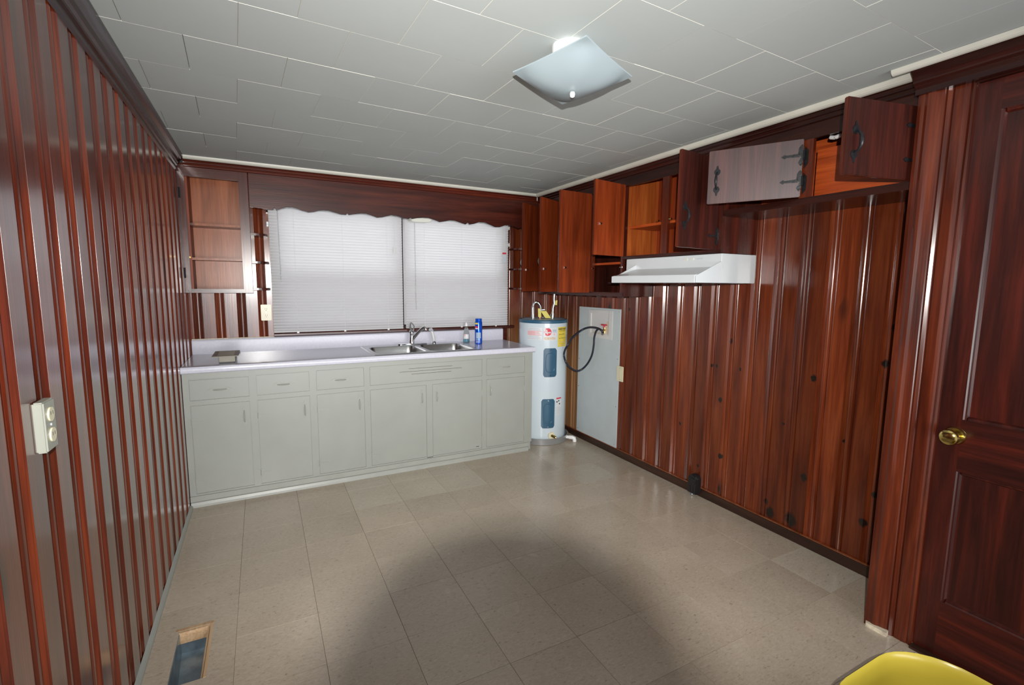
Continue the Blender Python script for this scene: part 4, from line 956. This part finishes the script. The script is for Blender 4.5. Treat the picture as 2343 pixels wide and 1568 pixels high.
def smooth_path(p, n=5):
    out = []
    for i in range(len(p)-1):
        p0, p1, p2, p3 = [Vector(p[max(0, min(len(p)-1, k))]) for k in (i-1, i, i+1, i+2)]
        for k in range(n):
            t_ = k/n; out.append(.5*((2*p1)+(-p0+p2)*t_+(2*p0-5*p1+4*p2-p3)*t_*t_+(-p0+3*p1-3*p2+p3)*t_**3))
    return out+[Vector(p[-1])]
ho_ = thing('drain_hose', 'looped black rubber hose hanging from the outlet box valve', 'hose', (3.05, -.86, 1.03))
MB().tube(smooth_path(hs), .0088, 12).build('hose', 'hose_rubber', ho_, smooth=True)
MB().tube([(3.060, -.862, 1.024), (3.056, -.872, 1.040)], .0125, 12).build('hose_fitting', 'steel', ho_, smooth=True)

# ================================================================== PLATES AND OUTLETS
def plate_right(y0, y1, z0, z1):
    t_ = thing('wall_plate', 'ivory switch plate straddling the right edge of the white board', 'wall plate', (W-.01, (y0+y1)/2, z0))
    MB().box(PX-.007, PX, y0, y1, z0, z1).build('plate', 'almond', t_, bevel=.003)
    yc, zm = (y0+y1)/2, (z0+z1)/2
    B('insert', 'almond', t_, PX-.0085, PX-.006, yc-.016, yc+.016, zm-.034, zm+.034, bevel=.001)
    for z in (zm-.048, zm+.048): MB().tube([(PX-.006, yc, z), (PX-.008, yc, z)], .003, 8).build('screw', 'steel', t_)
plate_right(-1.116, -1.034, .648, .776)
t_ = thing('electrical_outlet', 'ivory duplex outlet between the doorless cabinet and the window', 'outlet', (.492, -.004, 1.147))
MB().box(.456, .528, -.007, .0, 1.150, 1.272).build('plate', 'almond', t_, bevel=.003)
for z in (1.187, 1.236):
    o = MB().tube([(.492, -.007, z), (.492, -.010, z)], .0165, 20).build('socket', 'almond', t_, smooth=True)
    for dx in (-.006, .006): B('slot', 'label_black', o, .492+dx-.001, .492+dx+.001, -.0105, -.0098, z-.001, z+.008)
    B('slot', 'label_black', o, .490, .494, -.0105, -.0098, z-.010, z-.006)
MB().tube([(.492, -.006, 1.211), (.492, -.0085, 1.211)], .003, 8).build('screw', 'chrome', t_)
t_ = thing('electrical_outlet', 'off white duplex outlet in a thick plate on the left wall', 'outlet', (.004, -2.692, 1.05))
MB().box(0.0, .020, -2.740, -2.676, 1.052, 1.168).build('plate', 'outlet_white', t_, bevel=.003)
for z in (1.087, 1.135):
    o = MB().tube([(.020, -2.708, z), (.0235, -2.708, z)], .0165, 20).build('socket', 'almond', t_, smooth=True)
    for dy in (-.006, .006): B('slot', 'label_black', o, .0234, .0238, -2.708+dy-.001, -2.708+dy+.001, z-.001, z+.007)
MB().tube([(.020, -2.708, 1.111), (.022, -2.708, 1.111)], .003, 8).build('screw', 'label_grey', t_)
ro = thing('range_outlet', 'black surface-mounted range outlet on the right baseboard', 'outlet', (W-.03, -1.92, .03))
pts_ = [(-1.958, .022), (-1.882, .022), (-1.882, .122)]+[(-1.920+.038*math.cos(R(a)), .122+.036*math.sin(R(a))) for a in (20, 45, 70, 90, 110, 135, 160)]+[(-1.958, .122)]
MB().prism(pts_, 'x', W-.066, W-.0145).build('outlet_body', 'black_plastic', ro, bevel=.005)
MB().tube([(W-.066, -1.920, .108), (W-.070, -1.920, .108)], .028, 20).build('socket_face', 'black_plastic', ro, smooth=True)
for (a, b) in ((-1.934, .108), (-1.906, .108), (-1.920, .094)): B('slot', 'black_iron', ro, W-.0708, W-.070, a-.0018, a+.0018, b-.008, b+.008)
MB().tube([(W-.045, -1.91, .022), (W-.045, -1.91, .004)], .011, 10).build('cable_clamp', 'galvanised', ro, smooth=True)
B('raceway_rib', 'black_plastic', ro, W-.0685, W-.066, -1.936, -1.928, .028, .075, bevel=.001); B('raceway_rib', 'black_plastic', ro, W-.0685, W-.066, -1.912, -1.904, .028, .075, bevel=.001)

# ================================================================== CEILING LIGHT
LX, LY = 1.477, -2.650
cl = thing('ceiling_light', 'square white glass ceiling light hanging slightly crooked', 'ceiling light', (LX, LY, H))
MB().lathe([(.060, 0), (.062, -.005), (.060, -.030), (.054, -.048), (.048, -.054), (.02, -.055)], (LX-.025, LY-.012, H), 40).build('canopy', 'pvc_white', cl, smooth=True)
MB().tube([(LX-.02, LY-.01, H-.05), (LX, LY, 2.135)], .004, 8).build('centre_rod', 'brass', cl)
MB().tube([(LX+.03, LY+.02, H-.050), (LX+.04, LY+.04, H-.075)], [.016, .020], 16).build('bulb', 'pvc_white', cl, smooth=True)
# glass: square, bowl-shaped, tilted about the axis so that its near corner is high
tx = Vector((.351, -.156, 0)).normalized(); ty = Vector((-tx.y, tx.x, 0))      # diagonals: left->right, near->far
hd1, hd2 = .213, .220
N = 20; vs = []; fs = []
def glass(u_, v_, off):
    # u,v in [-1,1] along the sides; square corners lie on the diagonals
    a_ = (u_+v_)/2; b_ = (v_-u_)/2     # diagonal coordinates
    r2 = max(abs(u_), abs(v_)); rr = (abs(u_)**4+abs(v_)**4)**.25
    depth = .044*(1-min(1, rr)**2.2)+.012*(1-math.hypot(u_, v_)/1.414)
    p_ = Vector((LX, LY, 2.180))+tx*hd1*a_+ty*hd2*b_
    p_.z += -.022*b_-depth+off
    return p_
for k, off in ((0, 0), (1, .004)):
    for i in range(N+1):
        for j in range(N+1): vs.append(glass(-1+2*i/N, -1+2*j/N, off))
M_ = (N+1)*(N+1)
for i in range(N):
    for j in range(N):
        a = i*(N+1)+j; q = (a, a+1, a+N+2, a+N+1); fs.append(q[::-1]); fs.append(tuple(x_+M_ for x_ in q))
for i in range(N):
    for (a, b) in ((i*(N+1), (i+1)*(N+1)), ((i+1)*(N+1)+N, i*(N+1)+N), (i+1, i), (N*(N+1)+i, N*(N+1)+i+1)): fs.append((a, b, b+M_, a+M_))
MB().add(vs, fs).build('glass_shade', 'shade_glass', cl, smooth=True)
pz = glass(0, 0, 0).z
MB().lathe([(.003, .0), (.008, -.001), (.0095, -.008), (.008, -.016), (.003, -.019)], (LX, LY, pz-.002), 16).build('finial', 'pvc_white', cl, smooth=True)

# ================================================================== DOOR
dr = thing('door_1', 'dark red panelled wooden door with a round brass knob', 'door', (D0+.03, -3.74, 0), kind='structure')
DX = D0+.020; dy0, dy1 = -4.125, -3.318; ztop = 2.16
def dbox(n, m_, y0, y1, z0, z1, x=DX, t=.04, **kw): return B(n, m_, dr, x, x+t, y0, y1, z0, z1, **kw)
stl = -3.388
dbox('stile', 'door_wood', stl, dy1, .012, ztop); dbox('stile', 'door_wood', dy0, dy0+.075, .012, ztop)
dbox('rail', 'door_wood_h', dy0+.075, stl, .012, .235); dbox('rail', 'door_wood_h', dy0+.075, stl, .760, .958); dbox('rail', 'door_wood_h', dy0+.075, stl, 2.055, ztop)
for (a, b) in ((.235, .760), (.958, 2.055)):
    dbox('panel', 'door_wood', dy0+.075, stl, a, b, x=DX+.014, t=.012)
    m2 = MB(); e = .014
    for (ya_, yb_, za_, zb_) in ((stl-e, stl, a, b), (dy0+.075, dy0+.075+e, a, b), (dy0+.075+e, stl-e, a, a+e), (dy0+.075+e, stl-e, b-e, b)):
        if yb_-ya_ < .02: m2.prism([(DX+.001, yb_ if ya_ > -3.7 else ya_), (DX+.005, (yb_-.004) if ya_ > -3.7 else ya_+.004), (DX+.006, (yb_-.009) if ya_ > -3.7 else ya_+.009), (DX+.014, ya_ if ya_ > -3.7 else yb_), (DX+.014, yb_ if ya_ > -3.7 else ya_)], 'z', za_, zb_)
        else:
            lo = za_ < (a+b)/2; zz_ = [(za_, 1)] ; s0 = za_ if lo else zb_; sg = 1 if lo else -1
            m2.prism([(DX+.001, s0), (DX+.005, s0+sg*.004), (DX+.006, s0+sg*.009), (DX+.014, s0+sg*e), (DX+.014, s0)], 'y', ya_, yb_)
    m2.build('panel_moulding', 'door_wood', dr)
kn = MB().lathe([(.0, -.062), (.018, -.062), (.027, -.056), (.030, -.046), (.026, -.036), (.016, -.030), (.012, -.022), (.014, -.014)], (DX, -3.372, .894), 32, ax='x', close=False).build('door_knob', 'brass', dr, smooth=True)
MB().lathe([(.014, -.014), (.030, -.012), (.034, -.004), (.034, 0)], (DX, -3.372, .894), 32, ax='x').build('rose', 'brass', kn, smooth=True)
# casing: two stepped fluted boards
cs = MB()
prof = [(-3.318, 0), (-3.318, -.012), (-3.312, -.016), (-3.304, -.012), (-3.298, -.016), (-3.290, -.018), (-3.262, -.018), (-3.258, -.014), (-3.254, -.020), (-3.244, -.024), (-3.238, -.020), (-3.234, -.024), (-3.210, -.030), (-3.200, -.036), (-3.190, -.038), (-3.180, -.034), (-3.170, -.036), (-3.158, -.034), (-3.158, 0)]
structure('trim_13', 'tall fluted red pine casing beside the panelled door', MB().prism([(D0+.02+h, y) for y, h in prof], 'z', .0, H-.09), 'casing_pine', 'casing')
structure('trim_14', 'pine edge board closing the gap between cabinets and casing', MB().box(D0+.02, W, -3.1575, -3.150, 0, H-.005), 'seam_dark', 'casing')
structure('trim_15', 'far casing of the panelled door', MB().prism([(D0+.02+h, -7.443-y) for y, h in prof], 'z', 0, H-.09), 'casing_pine', 'casing')
structure('trim_16', 'dark head jamb above the panelled door', MB().box(D0+.005, D0+.06, -4.13, -3.31, 2.162, H-.02), 'frame_y', 'casing')
structure('trim_17', 'white chipped block at the foot of the door casing', MB().prism([(D0-.030, -3.172), (D0+.02, -3.150), (D0+.02, -3.240), (D0-.028, -3.248)], 'z', .0, .018), 'caulk', 'casing')
structure('trim_18', 'dark wooden threshold under the panelled door', MB().box(D0-.012, W, -4.13, -3.32, 0, .010), 'base_dark', 'casing')

# ================================================================== YELLOW BUCKET
bk = thing('mop_bucket', 'yellow plastic bucket standing on the floor in front of the door', 'bucket', (1.87, -3.72, 0))
def brect(s_, z, x0=1.64, x1=2.125, y0=-3.95, y1=-3.528, r=.16):
    cx_, cy_ = (x0+x1)/2, (y0+y1)/2
    return [(cx_+(p_[0]-cx_)*s_, cy_+(p_[1]-cy_)*s_, z) for p_ in rrect(x0, x1, y0, y1, r, 8)]
lev = [brect(.78, .0), brect(.79, .004), brect(.97, .372), brect(.995, .380), brect(1.0, .390), brect(.998, .402), brect(.985, .406), brect(.965, .400), brect(.955, .385), brect(.775, .012), brect(.3, .010)]
n_ = len(lev[0]); mb = MB()
fs = [(i*n_+k, i*n_+(k+1) % n_, (i+1)*n_+(k+1) % n_, (i+1)*n_+k) for i in range(len(lev)-1) for k in range(n_)]
fs.append(tuple((len(lev)-1)*n_+k for k in range(n_))); fs.append(tuple(range(n_))[::-1])
mb.add([p_ for l_ in lev for p_ in l_], fs).build('tub', 'bucket_yellow', bk, smooth=True)

# ================================================================== THE PHOTOGRAPHER'S CAMERA (behind the viewpoint; it throws the lens shadow on the floor)
pc = thing('photo_camera', 'black camera with a short wide lens and a flash, held up on a tripod', 'camera', tuple(CAM-fw*.12-up2*.06))
TC = CM.copy()      # local: x right, y up, -z forward
def camb(): m_ = MB(); m_.T = TC; return m_
camb().box(-.072, .072, -.058, .042, .075, .150).box(-.030, .030, .042, .068, .085, .150).build('camera_body', 'black_plastic', pc, bevel=.006)
camb().lathe([(.040, .075), (.041, .040), (.0445, .018), (.0445, .004), (.042, .004), (.042, .012), (.0, .012)], (0, 0, 0), 40, close=False).build('lens_barrel', 'black_plastic', pc, smooth=True)
camb().box(-.034, .034, .074, .106, .1225, .155).box(-.012, .012, .066, .084, .125, .150).build('flash_head', 'black_plastic', pc, bevel=.001)
tb = CAM-fw*.115-up2*.062
tp = thing('tripod', 'black tripod under the camera', 'tripod', (tb.x, tb.y, 0))
MB().tube([tuple(tb), (tb.x, tb.y, .95)], .014, 10).build('centre_column', 'black_plastic', tp)
for a in (-150, -30, 90):
    an = R(a)+0.48; MB().tube([(tb.x, tb.y, 1.12), (tb.x+.34*math.cos(an-math.pi/1), tb.y+.34*math.sin(an-math.pi/1), .012)], [.013, .010], 8).build('leg', 'black_plastic', tp)
